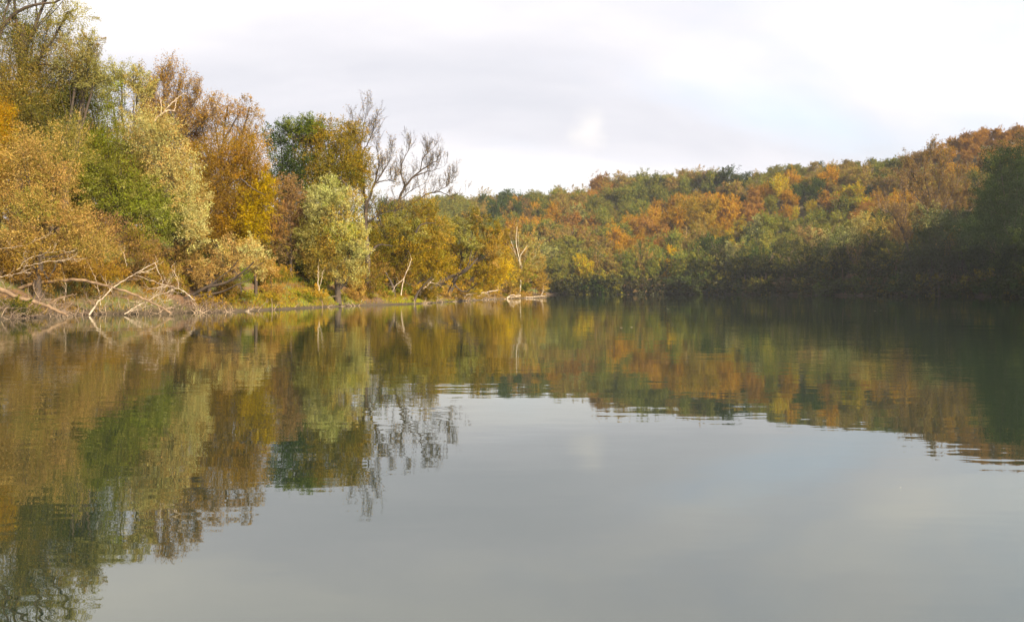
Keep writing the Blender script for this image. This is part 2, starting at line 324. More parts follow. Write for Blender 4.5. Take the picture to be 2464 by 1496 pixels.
def twig_fan(T, TP, a, b, r, n, L, upb=.6, lv=1):
    """side shoots along a branch a..b (path)"""
    path = a
    for _ in range(n):
        i = rng.integers(len(path)//4, len(path)); s = path[i]; d = unit(path[min(i+1, len(path)-1)]-path[max(0, i-1)])
        dd = unit(d*.8+rng.normal(0, .55, 3)+np.array([0, 0, upb])); l = L*rng.uniform(.5, 1.25)
        c = curve([s, s+dd*l*.5+rng.normal(0, .04*l, 3), s+unit(dd+np.array([0, 0, .25]))*l], 4)
        T.add(c, np.linspace(r, r*.3, len(c)), 3)
        if lv > 0: twig_fan(T, TP, c, None, r*.5, 7, l*.5, upb*.7, lv-1)
        else:
            for q in c[1:]:
                for _ in range(3): TP.append((q, unit(dd+rng.normal(0, .5, 3)+np.array([0, 0, .2])), l*rng.uniform(.3, .7)))
def twig_tris(TP, w, mat_, name):
    s = np.array([t[0] for t in TP]); d = np.array([t[1] for t in TP]); l = np.array([t[2] for t in TP])
    V, Fc = leaves(s+d*(l*.35)[:, None], d, unit(rng.normal(0, 1, d.shape)), l, np.full(len(l), w)); return mesh(name, V, Fc, mat_)
def bare_tree(label, base, Y, paths, name='bare_tree', bark=BARK, tw=TWIG, shoots=16, shootL=2.0, drop=0, group=None, leafy=None, r_tw=.02, upb=.6, trunkpath=None):
    bx = (base-CX)/F*Y; B = np.array([bx, Y, ground_z(bx, Y)-.15]); root = empty(name, B); tag(root, label, 'tree', group)
    allT = Tubes(); TP = []
    for i, pts in enumerate(paths):
        r0, r1 = pts[0]; pp = [P(x, y+drop, Y+(q[0] if q else 0))-B for x, y, *q in pts[1:]]
        if i == 0: pp = [np.zeros(3)]+pp
        c = curve(pp, 5*len(pp), .04); T = Tubes(); T.add(c, np.linspace(r0, r1, len(c)), 7)
        put('trunk' if i == 0 else 'limb', T.mesh('trunk' if i == 0 else 'limb', bark), root)
        if i or len(paths) == 1: twig_fan(allT, TP, c, None, r_tw, shoots, shootL, upb)
        else: twig_fan(allT, TP, c[len(c)//2:], None, r_tw, shoots, shootL, upb)
    put('branches', allT.mesh('branches', tw), root)
    o = put('twigs', twig_tris(TP, .013*Y/90+.004, tw, 'twigs'), root); o['kind'] = 'stuff'
    if leafy:
        cols, n, sz = leafy; s = np.array([TP[j][0]+TP[j][1]*TP[j][2]*random.random() for j in rng.integers(0, len(TP), n)])+rng.normal(0, .12, (n, 3))
        pc = np.array([PAL[cols[j]] for j in rng.integers(0, len(cols), n)])*rng.uniform(.7, 1.3, (n, 1))
        V, Fc = leaves(s, rng.normal(0, 1, (n, 3)), unit(rng.normal(0, 1, (n, 3))), np.full(n, sz)*rng.uniform(.7, 1.3, n), np.full(n, sz*.45))
        put('crown', mesh('crown', V, Fc, LEAF, np.repeat(pc, 3, 0)), root)
    return root
# ---- left bank, from the left edge of the picture
c = lambda **k: list(k.items())
tree('tall olive tree at the far left edge with dark limbs against the sky', 40, 64,
     [(30, -40, 85, c(olive=3, mid=1), 0, 60, .75), (130, -55, 75, c(olive=3, tan=1), 0, 50, .6), (165, 40, 66, c(olive=3, pale=1), 0, 40, .55), (70, 75, 90, c(olive=3, mid=1), 1, 55, .8), (-60, 60, 90, c(mid=2, olive=3), 0, 90, 1)],
     trunk_r=.34, name='olive_leaved_tree', trunk_top=.8,
     limbs=[[.16, (-30, 150), (0, 70), (60, 20), (130, 5), (190, -20)], [.11, (0, 90), (20, 10), (60, -60)], [.10, (60, 170), (110, 155), (165, 175)]])
tree('big yellow-olive tree rising beside the tall tree at the left edge', 160, 63,
     [(90, 160, 100, c(olive=4, ochre=2, dark=1), 1), (190, 150, 62, c(olive=2, pale=3, ochre=1)), (40, 260, 100, c(olive=3, ochre=3)), (215, 105, 34, c(pale=3, ochre=1), 0, 34, .8), (110, 300, 80, c(olive=3, mid=1)), (230, 190, 46, c(pale=3, olive=2))], trunk_r=.3, name='willow_tree', lm=LEAFS)
tree('pale silvery-green tree on the skyline left of the brown twiggy crown', 300, 70,
     [(290, 185, 52, c(pale=3, olive=2, silver=2), 0, 45, .85), (335, 215, 40, c(pale=3, ochre=1), 0, 48, .8), (270, 260, 50, c(mid=2, pale=2), 0, 40, .55), (330, 330, 60, c(pale=3, tan=1, silver=1)), (300, 420, 80, c(pale=2, olive=2), 2)], lm=LEAFS, trunk_r=.25)
tree('bright green willow sloping down over the thicket on the left bank', 290, 66,
     [(205, 225, 70, c(green=3, olive=2, lime=1), 0, 85), (235, 340, 78, c(green=3, lime=1, olive=2)), (275, 430, 80, c(green=3, lime=1, olive=2, pale=1), -.5, 70), (335, 490, 76, c(green=3, lime=2, pale=1), -1, 66), (150, 250, 60, c(olive=3, green=2), .5, 80), (390, 540, 60, c(green=4, lime=2, silver=1), -1.2, 50), (430, 520, 40, c(silver=2, lime=2), -1, 55)], trunk_r=.2, up=.1)
tree('silver-leaved willow just right of the bright green willow', 430, 66,
     [(370, 330, 64, c(silver=3, tan=2, olive=1), 0, 72), (415, 410, 62, c(silver=3, tan=2)), (455, 480, 48, c(silver=4, tan=2), -1, 62), (470, 550, 36, c(silver=4, tan=1), -2, 52), (350, 420, 60, c(tan=2, olive=2), 1)], lm=LEAFS, trunk_r=.2)
tree('small orange-leaved tree at the very left edge of the picture', 5, 57,
     [(-15, 300, 52, c(orange=3, yellow=1, ochre=2), 0, 85), (-10, 420, 56, c(orange=3, ochre=2), 0, 60)], trunk_r=.12, name='orange_leaved_tree')
tree('tan willow with long dry leaves in front at the left edge', 90, 55,
     [(60, 380, 70, c(tan=3, brown=1, olive=3), 0, 66, .9), (135, 430, 58, c(tan=3, olive=3, brown=1), 0, 50), (20, 490, 64, c(rust=1, tan=3, olive=2), 0, 60), (90, 500, 54, c(tan=3, olive=2, green=1), -.8, 44), (170, 520, 54, c(tan=3, brown=2, olive=1), 0, 46), (60, 560, 54, c(tan=3, brown=2, olive=1), -.6, 36), (150, 580, 56, c(brown=3, olive=2), .5, 36), (215, 590, 60, c(tan=1, brown=2, olive=2), .5, 50), (70, 590, 80, c(ochre=1, brown=2, olive=1), 0, 45), (160, 360, 60, c(olive=3, tan=1, mid=1), 1.5, 70)], size=1.0, asp=4.2, trunk_r=.18, spray=1.2, lm=LEAFS)
bare_tree('reddish-brown twiggy tree on the skyline left of centre of the left bank', 405, 78,
     [[(.30, .14), (400, 420), (392, 330), (385, 290)], [(.12, .03), (388, 320), (372, 250), (365, 190)], [(.12, .03), (388, 310), (392, 240), (395, 175)], [(.12, .03), (390, 320), (415, 250), (432, 185)], [(.11, .03), (392, 330), (440, 270), (470, 215)], [(.10, .03), (395, 350), (450, 300), (500, 260)], [(.1, .03), (388, 340), (350, 280), (345, 215)]],
     shoots=22, shootL=1.7, drop=26, leafy=(['brown', 'rust', 'tan', 'ochre'], 26000, .13), name='twiggy_tree', upb=.8)
tree('brown-leaved willow whose crown fills the skyline right of the twiggy tree', 520, 80,
     [(480, 290, 62, c(brown=4, ochre=2), 0, 58, .7), (545, 270, 42, c(brown=3, tan=1), 0, 46, .42), (600, 270, 36, c(brown=3, tan=1), 0, 40, .42), (440, 340, 60, c(brown=3, ochre=2, rust=1)), (590, 320, 56, c(brown=3, ochre=2), 0, 45, .5)], trunk_r=.26, twigs=14, bark=BARK,
     limbs=[[.14, (528, 400), (535, 350), (560, 300), (580, 268)], [.10, (530, 380), (522, 330), (518, 300)], [.10, (560, 380), (590, 335), (628, 318)]])
tree('large orange-brown willow bulging out at the middle of the left bank', 570, 72,
     [(520, 380, 78, c(brown=3, ochre=3), 1, 62), (590, 380, 58, c(ochre=4, brown=2, orange=1), 0, 66), (530, 460, 84, c(ochre=3, brown=3)), (615, 450, 48, c(ochre=4, orange=1), 0, 66), (560, 540, 74, c(ochre=3, brown=2, orange=1), 0, 60), (500, 560, 50, c(brown=2, tan=2))], trunk_r=.3, asp=2.2,
     limbs=[[.07, (580, 430, -3.4), (610, 455, -3.4), (640, 470, -3.4)]])
tree('golden-yellow tree in front of the large orange-brown willow', 615, 72.5,
     [(618, 500, 46, c(yellow=5, ochre=2), -2, 58), (600, 555, 42, c(yellow=4, ochre=3), -2, 40), (638, 455, 26, c(yellow=4, ochre=2), -2, 36)], trunk_r=.12, name='golden_leaved_tree', asp=2)
tree('low brown and silver willow drooping over the water beside the fallen branches', 500, 64.5,
     [(560, 620, 60, c(tan=3, brown=2, silver=1), 0, 46), (500, 650, 56, c(brown=3, tan=2), 0, 36), (600, 600, 34, c(silver=3, tan=2), 0, 42), (635, 640, 34, c(tan=3, brown=2, silver=1), 2, 36), (440, 620, 56, c(brown=3, olive=1), 1, 36), (380, 610, 60, c(brown=3, mauve=2), 1, 44)], trunk_r=.14, lm=LEAFS, dens=.8, asp=3.2,
     limbs=[[.15, (400, 738, -1), (450, 718, -1), (500, 690, -1.2), (545, 680, -1.5), (585, 655, -1.8), (610, 630, -2)], [.09, (470, 712, -1), (520, 705, -1), (560, 690, -1.3), (600, 672, -1.3)], [.06, (500, 690, -1.2), (540, 660, -1.2), (575, 625, -1.4)]])
tree('purplish-brown thicket tree behind the bright green willow', 270, 61,
     [(240, 560, 66, c(mauve=3, brown=2), 0, 50), (320, 590, 60, c(mauve=2, olive=2, brown=1), 0, 46), (170, 630, 70, c(brown=3, ochre=2), 0, 40), (60, 650, 80, c(brown=3, ochre=2), 0, 40)], trunk_r=.12, dens=.8, name='thicket_tree')
tree('dark green broad-leaved tree on the skyline right of the brown willow', 690, 97,
     [(672, 335, 40, c(dark=4, mid=3), 0, 46), (715, 310, 48, c(mid=3, green=2, dark=1), 0, 32), (750, 300, 50, c(mid=2, green=2), 1, 24), (690, 390, 52, c(dark=4, mid=1), 0, 46), (690, 440, 46, c(dark=2, mid=2))], trunk_r=.28, name='dark_green_tree', asp=1.6)
tree('rounded olive-gold tree between the dark green tree and the tall bare tree', 790, 99,
     [(790, 330, 60, c(olive=2, ochre=3), 0, 46), (760, 380, 62, c(olive=3, ochre=2)), (835, 370, 50, c(olive=3, ochre=2), 0, 62), (800, 420, 70, c(olive=4, ochre=1, mid=1)), (740, 450, 60, c(olive=2, mid=2), 1), (850, 440, 46, c(olive=3, ochre=2)), (850, 320, 34, c(olive=2, ochre=3), 0, 36), (740, 330, 40, c(olive=2, ochre=3), 0, 36), (860, 400, 44, c(olive=3, ochre=2), 1)], trunk_r=.28, asp=2,
     limbs=[[.10, (850, 480, -6), (830, 440, -6), (790, 415, -6)]])
tree('purplish-brown tree in shade left of the silver-gold willow', 700, 88,
     [(690, 470, 44, c(mauve=4, brown=2), 2, 56, .8), (700, 530, 46, c(mauve=4, brown=3), 2, 46, .8), (670, 560, 30, c(mauve=2, rust=1, brown=2), 1, 50, .8), (700, 600, 44, c(mauve=3, olive=1), 1, 46), (740, 560, 40, c(mauve=2, olive=2), 2, 60)], trunk_r=.12, name='brown_thicket_tree')
tree('silver-gold willow standing alone at the water with a short dark trunk', 813, 88,
     [(795, 470, 50, c(silver=3, pale=2, lime=1), 0, 46), (840, 490, 34, c(silver=3, ochre=1), 0, 36), (735, 590, 34, c(olive=3, pale=1), 1, 50), (866, 570, 26, c(silver=4, yellow=1), -.5, 46), (770, 500, 40, c(pale=3, silver=1), 0, 40), (815, 520, 46, c(silver=2, ochre=2, yellow=1), 0, 36), (760, 560, 44, c(olive=3, pale=1), 0, 46), (830, 570, 48, c(silver=3, lime=2, yellow=1), -.5, 44), (790, 600, 60, c(olive=2, ochre=2)), (850, 610, 36, c(silver=3, pale=2), 0, 46), (770, 640, 42, c(olive=3, ochre=1), 0, 36), (830, 655, 50, c(pale=2, ochre=2), 0, 40)], trunk_r=.26, lm=LEAFS, up=.8, asp=3.2, trunk_top=.6)  # right lobes paler, lower-left duller: lit and shaded sides put into leaf colour
bare_tree('tall bare tree with upright dark limbs on the skyline', 886, 101,
     [[(.36, .17), (884, 600), (880, 520), (880, 470)], [(.17, .03), (880, 480), (872, 420), (868, 340), (880, 262)], [(.14, .03), (882, 480), (900, 430), (912, 380), (905, 330)], [(.10, .02), (872, 440), (850, 400), (830, 350)], [(.10, .02), (872, 400), (862, 340), (848, 290)], [(.10, .02), (896, 440), (925, 395), (940, 365)], [(.11, .03), (884, 520), (920, 500), (960, 490)], [(.09, .02), (900, 430), (930, 420), (955, 425)], [(.09, .02), (870, 360), (890, 320), (905, 285)]],
     shoots=14, shootL=1.7, drop=14, tw=BARK, leafy=(['olive', 'brown', 'ochre'], 3000, .16), upb=.7)
bare_tree('leaning bare tree with crooked limbs reaching right over the skyline', 960, 112,
     [[(.36, .2), (950, 640), (940, 560), (950, 500)], [(.2, .05), (950, 505), (975, 440), (1010, 405), (1055, 375)], [(.15, .04), (950, 500), (1000, 478), (1030, 458), (1062, 455), (1098, 472)], [(.10, .03), (975, 440), (965, 400), (985, 345)], [(.10, .02), (1000, 415), (1030, 405), (1058, 398)], [(.08, .02), (1010, 405), (1020, 370), (1040, 348)], [(.07, .02), (1040, 456), (1075, 440), (1095, 425)], [(.07, .02), (955, 480), (990, 450), (1030, 430)]],
     shoots=13, shootL=1.7, drop=8, tw=BARK, upb=.9, leafy=(['olive', 'brown', 'tan'], 1500, .16))
tree('wide olive willow under the leaning bare tree with black trunks at the water', 950, 108,
     [(900, 500, 44, c(olive=3, mid=1), 0, 40, .7), (960, 530, 50, c(olive=4, pale=1), 0, 40, .8), (1020, 510, 44, c(olive=3, ochre=2, brown=1), 0, 42, .8), (1055, 555, 42, c(ochre=2, olive=3, tan=1), 0, 46), (1000, 560, 30, c(pale=2, olive=2), -2, 26), (930, 590, 56, c(olive=4, ochre=1, dark=1)), (1000, 600, 62, c(ochre=3, olive=3)), (900, 640, 44, c(olive=2, brown=2), 0, 44), (960, 660, 50, c(olive=2, brown=3), 0, 36), (1050, 640, 46, c(ochre=3, olive=2), 0, 44)], trunk_r=.26, asp=2.4,
     limbs=[[.20, (868, 733, -10), (880, 705, -9), (895, 690, -8)], [.26, (950, 728, -3), (945, 690, -3), (925, 650, -3)], [.2, (996, 728, -3), (1008, 700, -3), (1040, 665, -3.5)], [.16, (890, 610, -7), (910, 590, -7), (945, 592, -7)], [.12, (1000, 560, -6), (1015, 540, -6), (1050, 535, -6)]])
tree('olive-gold willow over a black leaning trunk near the middle of the picture', 1075, 128,
     [(1105, 545, 34, c(pale=2, olive=3), 0, 28), (1150, 530, 36, c(tan=1, olive=4), 0, 30), (1085, 595, 38, c(olive=3, ochre=2), 0, 34), (1130, 590, 30, c(pale=2, olive=2, lime=1), -1.5, 30), (1165, 580, 32, c(ochre=2, olive=2, tan=1), 0, 34), (1190, 610, 30, c(tan=2, pale=1, ochre=1), 0, 46), (1120, 640, 36, c(ochre=2, olive=2, yellow=1), 0, 30), (1175, 660, 38, c(ochre=3, olive=2), 0, 40), (1200, 560, 22, c(ochre=3, olive=2), 0, 34)], trunk_r=.3, asp=2.4,
     limbs=[[.34, (1030, 700, -2), (1080, 668, -2), (1120, 652, -3), (1150, 620, -3)], [.14, (1100, 660, -3), (1125, 640, -3.5), (1135, 600, -3.5)]])
tree('narrow rust-red tree behind the white-trunked tree on the point', 1222, 186,
     [(1215, 590, 22, c(rust=4, orange=2), 0, 40), (1228, 640, 22, c(rust=3, brown=2), 0, 40)], trunk_r=.14, name='rust_leaved_tree')
tree('pale tree with a slender white trunk on the wooded point', 1250, 184,
     [(1245, 560, 26, c(tan=4, pale=1), 0, 24, .55), (1225, 570, 20, c(tan=3), 0, 30, .6), (1260, 620, 34, c(tan=3, pale=2), 1, 40, .8), (1275, 585, 30, c(tan=3, pale=2), 0, 28, .7), (1290, 620, 24, c(pale=3, tan=1), 0, 26, .8)], trunk_r=.16, bark=BARKP, name='white_trunked_tree',
     limbs=[[.11, (1252, 655, -2.6), (1250, 625, -2.6), (1242, 585, -2.6), (1244, 545, -2.6)], [.08, (1252, 615, -2.6), (1262, 600, -2.6), (1270, 590, -2.6)]])
for lab, b, Yy, lo in [
    ('tan willow bush at the tip of the wooded point', 1290, 197, [(1275, 650, 36, c(tan=3, ochre=2, pale=1)), (1298, 680, 24, c(tan=2, ochre=2), 0, 32), (1255, 690, 34, c(tan=2, ochre=2), 0, 24), (1285, 625, 26, c(tan=3, pale=2), 0, 24)]),
    ('green bush low on the tip of the wooded point', 1270, 194, [(1262, 690, 20, c(green=2, olive=3), 0, 22)]),
    ('pale yellow bush under the white-trunked tree', 1240, 180, [(1235, 660, 34, c(tan=3, ochre=2, lime=1), 0, 44), (1262, 655, 26, c(lime=1, tan=3)), (1225, 700, 34, c(ochre=2, tan=2), 0, 16)]),
    ('golden bush between the leaning trunk and the rust-red tree', 1205, 165, [(1205, 650, 34, c(ochre=4, yellow=1), 0, 50), (1180, 700, 30, c(ochre=2, tan=1), 0, 18), (1200, 600, 28, c(ochre=3, olive=1), 0, 36)]),
    ('brown bush at the water under the leaning black trunk', 1100, 140, [(1100, 695, 30, c(brown=2, ochre=3), 0, 20), (1145, 700, 26, c(ochre=2, olive=2), 0, 16)]),
    ('yellow-green bush at the foot of the wide olive willow', 920, 103, [(920, 700, 34, c(lime=2, ochre=2, green=1), 0, 20)]),
    ('tan bush right of the short dark trunk', 862, 94, [(860, 700, 26, c(tan=3, brown=2), 0, 26)]),
    ('small olive bush on the bank left of the short dark trunk', 722, 84.5, [(722, 712, 34, c(olive=3, tan=2), 0, 18)]),
    ('dark green bush on the slope above the red earth', 705, 92, [(700, 640, 44, c(mid=2, green=3), 0, 26), (735, 660, 34, c(dark=2, green=2), 0, 26)]),
    ('dark shrub halfway down the slope behind the red earth', 715, 88, [(712, 685, 26, c(dark=3, mid=1), 0, 20), (760, 690, 34, c(green=2, olive=2), 0, 22)]),
    ('tan bush on top of the red earth bank', 655, 76, [(650, 650, 24, c(tan=3, brown=2), 0, 30)]),
    ('dark low bush overhanging the water at the left edge', 30, 50, [(10, 735, 60, c(dark=2, olive=2), -1, 22), (60, 745, 34, c(olive=2, mid=1), 0, 14)])]:
    tree(lab, b, Yy, lo, trunk_r=.05, name='bush', cat='bush', size=.95, trunk_top=.7, group='bushes on the left bank')
for lab, b, Yy, lo in [
    ('brown twiggy thicket above the dark root log at the left edge', 60, 55.5, [(20, 640, 70, c(brown=3, ochre=2), 0, 40), (100, 660, 60, c(brown=3, tan=1), 0, 36), (-30, 690, 50, c(brown=2, olive=1), 0, 30)]),
    ('ochre-brown thicket behind the longest bleached branch', 200, 60, [(170, 640, 66, c(brown=3, ochre=2), 0, 44), (250, 660, 60, c(ochre=2, brown=3), 0, 44), (210, 710, 60, c(brown=3, olive=1), 0, 26)]),
    ('shaded brown thicket behind the fanned bleached branch', 350, 63, [(320, 650, 60, c(brown=3, mauve=1), 0, 46), (390, 660, 56, c(brown=3, olive=2), 0, 40), (350, 710, 56, c(brown=2, ochre=1), 0, 28)]),
    ('brown thicket behind the dark leaning limbs over the water', 470, 67, [(450, 670, 56, c(brown=3, olive=1), 0, 44), (530, 690, 50, c(brown=2, tan=2), 0, 34), (490, 720, 50, c(brown=2, ochre=2), 0, 20)]),
    ('brown and ochre bush behind the short dark trunk', 870, 97, [(850, 680, 40, c(brown=3, ochre=2), 0, 34), (900, 670, 36, c(olive=2, brown=2), 0, 40)]),
    ('ochre brush between the black trunks', 985, 112, [(960, 695, 44, c(brown=2, ochre=3), 0, 26), (1030, 700, 40, c(ochre=3, olive=2), 0, 22)])]:
    tree(lab, b, Yy, lo, trunk_r=.05, name='thicket', cat='thicket', dens=.8, trunk_top=.7, twigs=10, asp=3.2, group='thickets on the left bank')
BU = []
for i in range(60):
    yy = [63, 65.5, 67, 69, 71, 73, 75.5, 78, 81, 84, 92, 96, 100, 106, 112, 118, 125, 133, 141, 150, 162, 176, 188, 200][i] if i < 24 else 62+(i-24)*1.75
    xx = float(np.interp(yy, [p[1] for p in LB], [p[0] for p in LB]))-(rng.uniform(.3, 1.6) if i < 24 else rng.uniform(2.2, 8)); kk = F/yy; px_ = CX+xx*kk; gy_ = HY-(max(0, ground_z(xx, yy))-CAMZ)*kk
    r_ = rng.uniform(.6, 1.35)*kk*(1 if yy < 110 else 1.3)*(1.15 if i >= 24 else .9); col = [(c(brown=3, tan=2), 'brown'), (c(olive=3, ochre=1), 'olive'), (c(ochre=3, tan=1), 'ochre'), (c(green=2, olive=2), 'green'), (c(tan=3, olive=1), 'tan')][int(rng.integers(0, 5))]
    o = tree('low '+col[1]+(' bush at the left waterline' if i < 24 else ' bush up the left bank slope'), px_, yy, [(px_, gy_-r_*.45, r_, col[0], 0, r_*.6), (px_+r_*rng.uniform(-.8, .8), gy_-r_*.3, r_*.7, col[0], 0, r_*.45)], trunk_r=.03, name='bush', cat='bush', trunk_top=.7, dens=.7, asp=3, loose=.15, group='low bushes on the left bank')
    BU.append((o, px_))
# trees standing deeper in the left bank wood
bk = [(60, 72, 330, 'ochre'), (150, 76, 340, 'olive'), (240, 76, 380, 'mid'), (0, 74, 200, 'olive'), (-140, 74, 60, 'olive'), (-60, 80, 120, 'ochre'), (30, 84, 150, 'olive'), (110, 90, 230, 'mid'), (190, 82, 260, 'olive'), (270, 86, 300, 'brown'), (350, 84, 330, 'brown'), (430, 92, 340, 'olive'), (500, 95, 370, 'ochre'), (620, 104, 400, 'olive'), (700, 110, 430, 'olive'), (780, 115, 450, 'mid'), (860, 120, 500, 'olive'), (930, 128, 520, 'olive'), (1000, 135, 540, 'ochre'), (1060, 150, 560, 'olive'), (1120, 170, 590, 'brown'), (1170, 190, 600, 'ochre')]
cn = dict(olive='olive', ochre='ochre', mid='mid-green', brown='brown')
near = ['close behind the tan willow', 'low behind the big yellow-olive tree', 'low behind the bright green willow', 'under the tall olive tree', 'beyond the left edge of the picture', 'behind the orange-leaved tree', 'behind the tan willow', 'behind the big yellow-olive tree', 'behind the top of the bright green willow', 'behind the pale silvery tree', 'behind the silver-leaved willow', 'behind the twiggy tree', 'behind the large orange-brown willow', 'behind the golden-yellow tree', 'behind the shaded thicket tree', 'behind the rounded olive-gold tree', 'behind the tall bare tree', 'behind the leaning bare tree', 'behind the wide olive willow', 'left of the leaning black trunk', 'behind the leaning black trunk', 'behind the rust-red tree']
for (x, Yy, ty, cc_), nn in zip(bk, near):
    r = min(70, (700-ty)/3.2); col = c(**{cc_: 3, 'olive' if cc_ != 'olive' else 'ochre': 2})
    tree(cn[cc_]+' wood tree '+nn, x, Yy, [(x, ty+r, r, col), (x-r*.5, ty+r*1.9, r*.9, col), (x+r*.6, ty+r*2, r*.9, col), (x, ty+r*3, r, col)], trunk_r=.18, size=1.7, dens=.75, name='wood_tree', group='trees deeper in the left bank wood')
print('leaf faces left bank', LEAFCOUNT[0])
# ------------------------------------------------------------------ dead wood
def deadwood(label, Y, paths, name='dead_branch', m=DEAD, shoots=6, L=1.0, r_tw=.012, group=None, cat='branch'):
    b = paths[0][1]; B = P(b[0], b[1], Y+(b[2] if len(b) > 2 else 0)); root = empty(name, B); tag(root, label, cat, group)
    A = Tubes(); TP = []
    for i, pts in enumerate(paths):
        r0, r1 = pts[0]; pp = [P(x, y, Y+(q[0] if q else 0))-B for x, y, *q in pts[1:]]
        cv = curve(pp, 5*len(pp), .03); T = Tubes(); T.add(cv, np.linspace(r0, r1, len(cv))*(.62 if Y < 70 and m is DEAD else .85), 7); put('stem' if i == 0 else 'side_branch', T.mesh('stem', m), root)
        if shoots: twig_fan(A, TP, cv, None, r_tw, shoots, L*.9, .3, 1 if Y < 56 and L > .75 else 0)
    if shoots:
        o = put('twigs', A.mesh('twigs', m), root); o['kind'] = 'stuff'
    return root
deadwood('longest bleached bare branch rising rightward out of the water on the left bank', 55, [[(.09, .03), (215, 757), (262, 700), (320, 662), (380, 627)], [(.035, .012), (330, 658), (360, 650), (395, 628)], [(.03, .01), (372, 632), (385, 660), (392, 690)]], shoots=5, L=.7)
deadwood('bleached branch fanning into twigs low over the water', 55.5, [[(.06, .02), (300, 755), (350, 725), (390, 708), (425, 690)], [(.03, .01), (350, 725), (385, 700), (405, 680)], [(.04, .015), (305, 752), (350, 738), (400, 722)]], shoots=9, L=.8)
deadwood('long fallen brown trunk arching along the water on the left bank', 55.3, [[(.13, .06), (30, 697), (110, 678), (190, 674), (260, 688), (330, 712), (385, 738), (412, 754)], [(.05, .02), (260, 688), (300, 675), (330, 670)]], m=BARKB, shoots=7, L=.8, name='fallen_trunk', cat='fallen trunk')
deadwood('dark thick root log sloping down to the water at the left edge', 50.5, [[(.17, .10), (-10, 690), (50, 718), (110, 735), (160, 757)], [(.07, .03), (110, 735), (150, 715), (185, 706)]], m=BARKB, shoots=4, L=.7, name='fallen_trunk', cat='fallen trunk')
deadwood('bleached crooked stick standing above the fallen trunk', 56.5, [[(.04, .015), (155, 725), (158, 690), (150, 650), (143, 620)], [(.02, .01), (157, 690), (140, 672), (120, 668)]], shoots=4, L=.6)
deadwood('thin pale branch curving up left of the longest bleached branch', 56, [[(.03, .012), (242, 735), (238, 700), (225, 660), (210, 630)], [(.025, .01), (275, 715), (262, 690), (248, 672)]], shoots=4, L=.6)
deadwood('bleached forked branch crossing behind the longest bleached branch', 57, [[(.045, .015), (470, 722), (430, 695), (385, 682), (335, 664)], [(.03, .01), (430, 695), (424, 665), (412, 640)], [(.03, .01), (400, 688), (365, 695), (345, 705)]], shoots=6, L=.7)
deadwood('pale sticks poking out leftward above the thicket at the left edge', 54, [[(.035, .012), (-5, 668), (35, 660), (70, 655)], [(.03, .01), (-5, 600), (60, 590), (115, 565)], [(.03, .01), (60, 640), (120, 628), (200, 622)], [(.03, .01), (40, 650), (70, 622), (150, 600)]], shoots=7, L=.8)
deadwood('small forked white stick in the thicket above the fallen trunk', 57, [[(.022, .012), (305, 640), (297, 610), (285, 590)], [(.016, .01), (297, 612), (300, 598), (301, 588)]], shoots=0)
deadwood('broken white limb in the top of the twiggy skyline tree', 76, [[(.10, .06), (368, 295), (388, 275), (405, 266), (422, 268)], [(.07, .03), (395, 268), (412, 250), (432, 232), (450, 222)], [(.05, .02), (388, 275), (387, 245), (380, 225)], [(.04, .02), (420, 266), (423, 250), (424, 240)]], shoots=3, L=.8)
deadwood('white driftwood log propped on a twin log by the wooded point', 150, [[(.20, .09), (1100, 718), (1130, 708), (1160, 705), (1198, 698)], [(.14, .06), (1148, 714), (1165, 706), (1178, 702)], [(.13, .08), (1095, 720), (1125, 719), (1140, 719)]], shoots=3, L=1.6, name='driftwood_log', cat='log', r_tw=.03, group='driftwood by the point')
deadwood('small curled white driftwood piece right of the propped log', 168, [[(.16, .08), (1220, 718), (1226, 712), (1235, 710), (1248, 713)], [(.1, .05), (1222, 716), (1238, 714), (1250, 715)]], shoots=2, L=1.2, name='driftwood_log', cat='log', r_tw=.03, group='driftwood by the point')
deadwood('long low white driftwood log at the tip of the point', 186, [[(.16, .08), (1256, 716), (1285, 714), (1315, 710)], [(.08, .04), (1300, 713), (1305, 705), (1308, 698)]], shoots=4, L=1.8, name='driftwood_log', cat='log', r_tw=.03, group='driftwood by the point')
deadwood('short white stick leaning at the foot of the black trunks', 103, [[(.10, .06), (930, 731), (940, 724), (951, 716)]], shoots=0, name='dead_stick', cat='stick')
deadwood('tiny white stick lying at the water below the red earth', 66, [[(.04, .02), (590, 750), (600, 746), (610, 745)]], shoots=0, name='dead_stick', cat='stick')
deadwood('pale slender dead sapling with two stems left of the short dark trunk', 86, [[(.05, .02), (768, 700), (765, 670), (766, 640)], [(.04, .02), (768, 700), (774, 670), (778, 650)]], shoots=4, L=.8, name='dead_sapling', cat='dead sapling')
deadwood('pale dead sapling leaning right behind the black trunks', 104, [[(.08, .03), (965, 710), (972, 670), (985, 640), (990, 620)], [(.06, .02), (972, 670), (950, 690), (945, 705)]], shoots=5, L=1.2, name='dead_sapling', cat='dead sapling', r_tw=.02)
deadwood('forked pale dead sapling beside the leaning black trunk', 116, [[(.14, .05), (1003, 722), (1015, 700), (1040, 675), (1060, 650)], [(.06, .02), (1030, 680), (1050, 682), (1062, 688)]], shoots=5, L=1.2, name='dead_sapling', cat='dead sapling', r_tw=.02)
deadwood('white dead snag standing right of the leaning black trunk', 142, [[(.15, .06), (1075, 718), (1082, 690), (1098, 668), (1112, 662)], [(.08, .04), (1098, 668), (1110, 655), (1114, 650)]], shoots=5, L=1.5, name='dead_snag', cat='dead sapling', r_tw=.03)
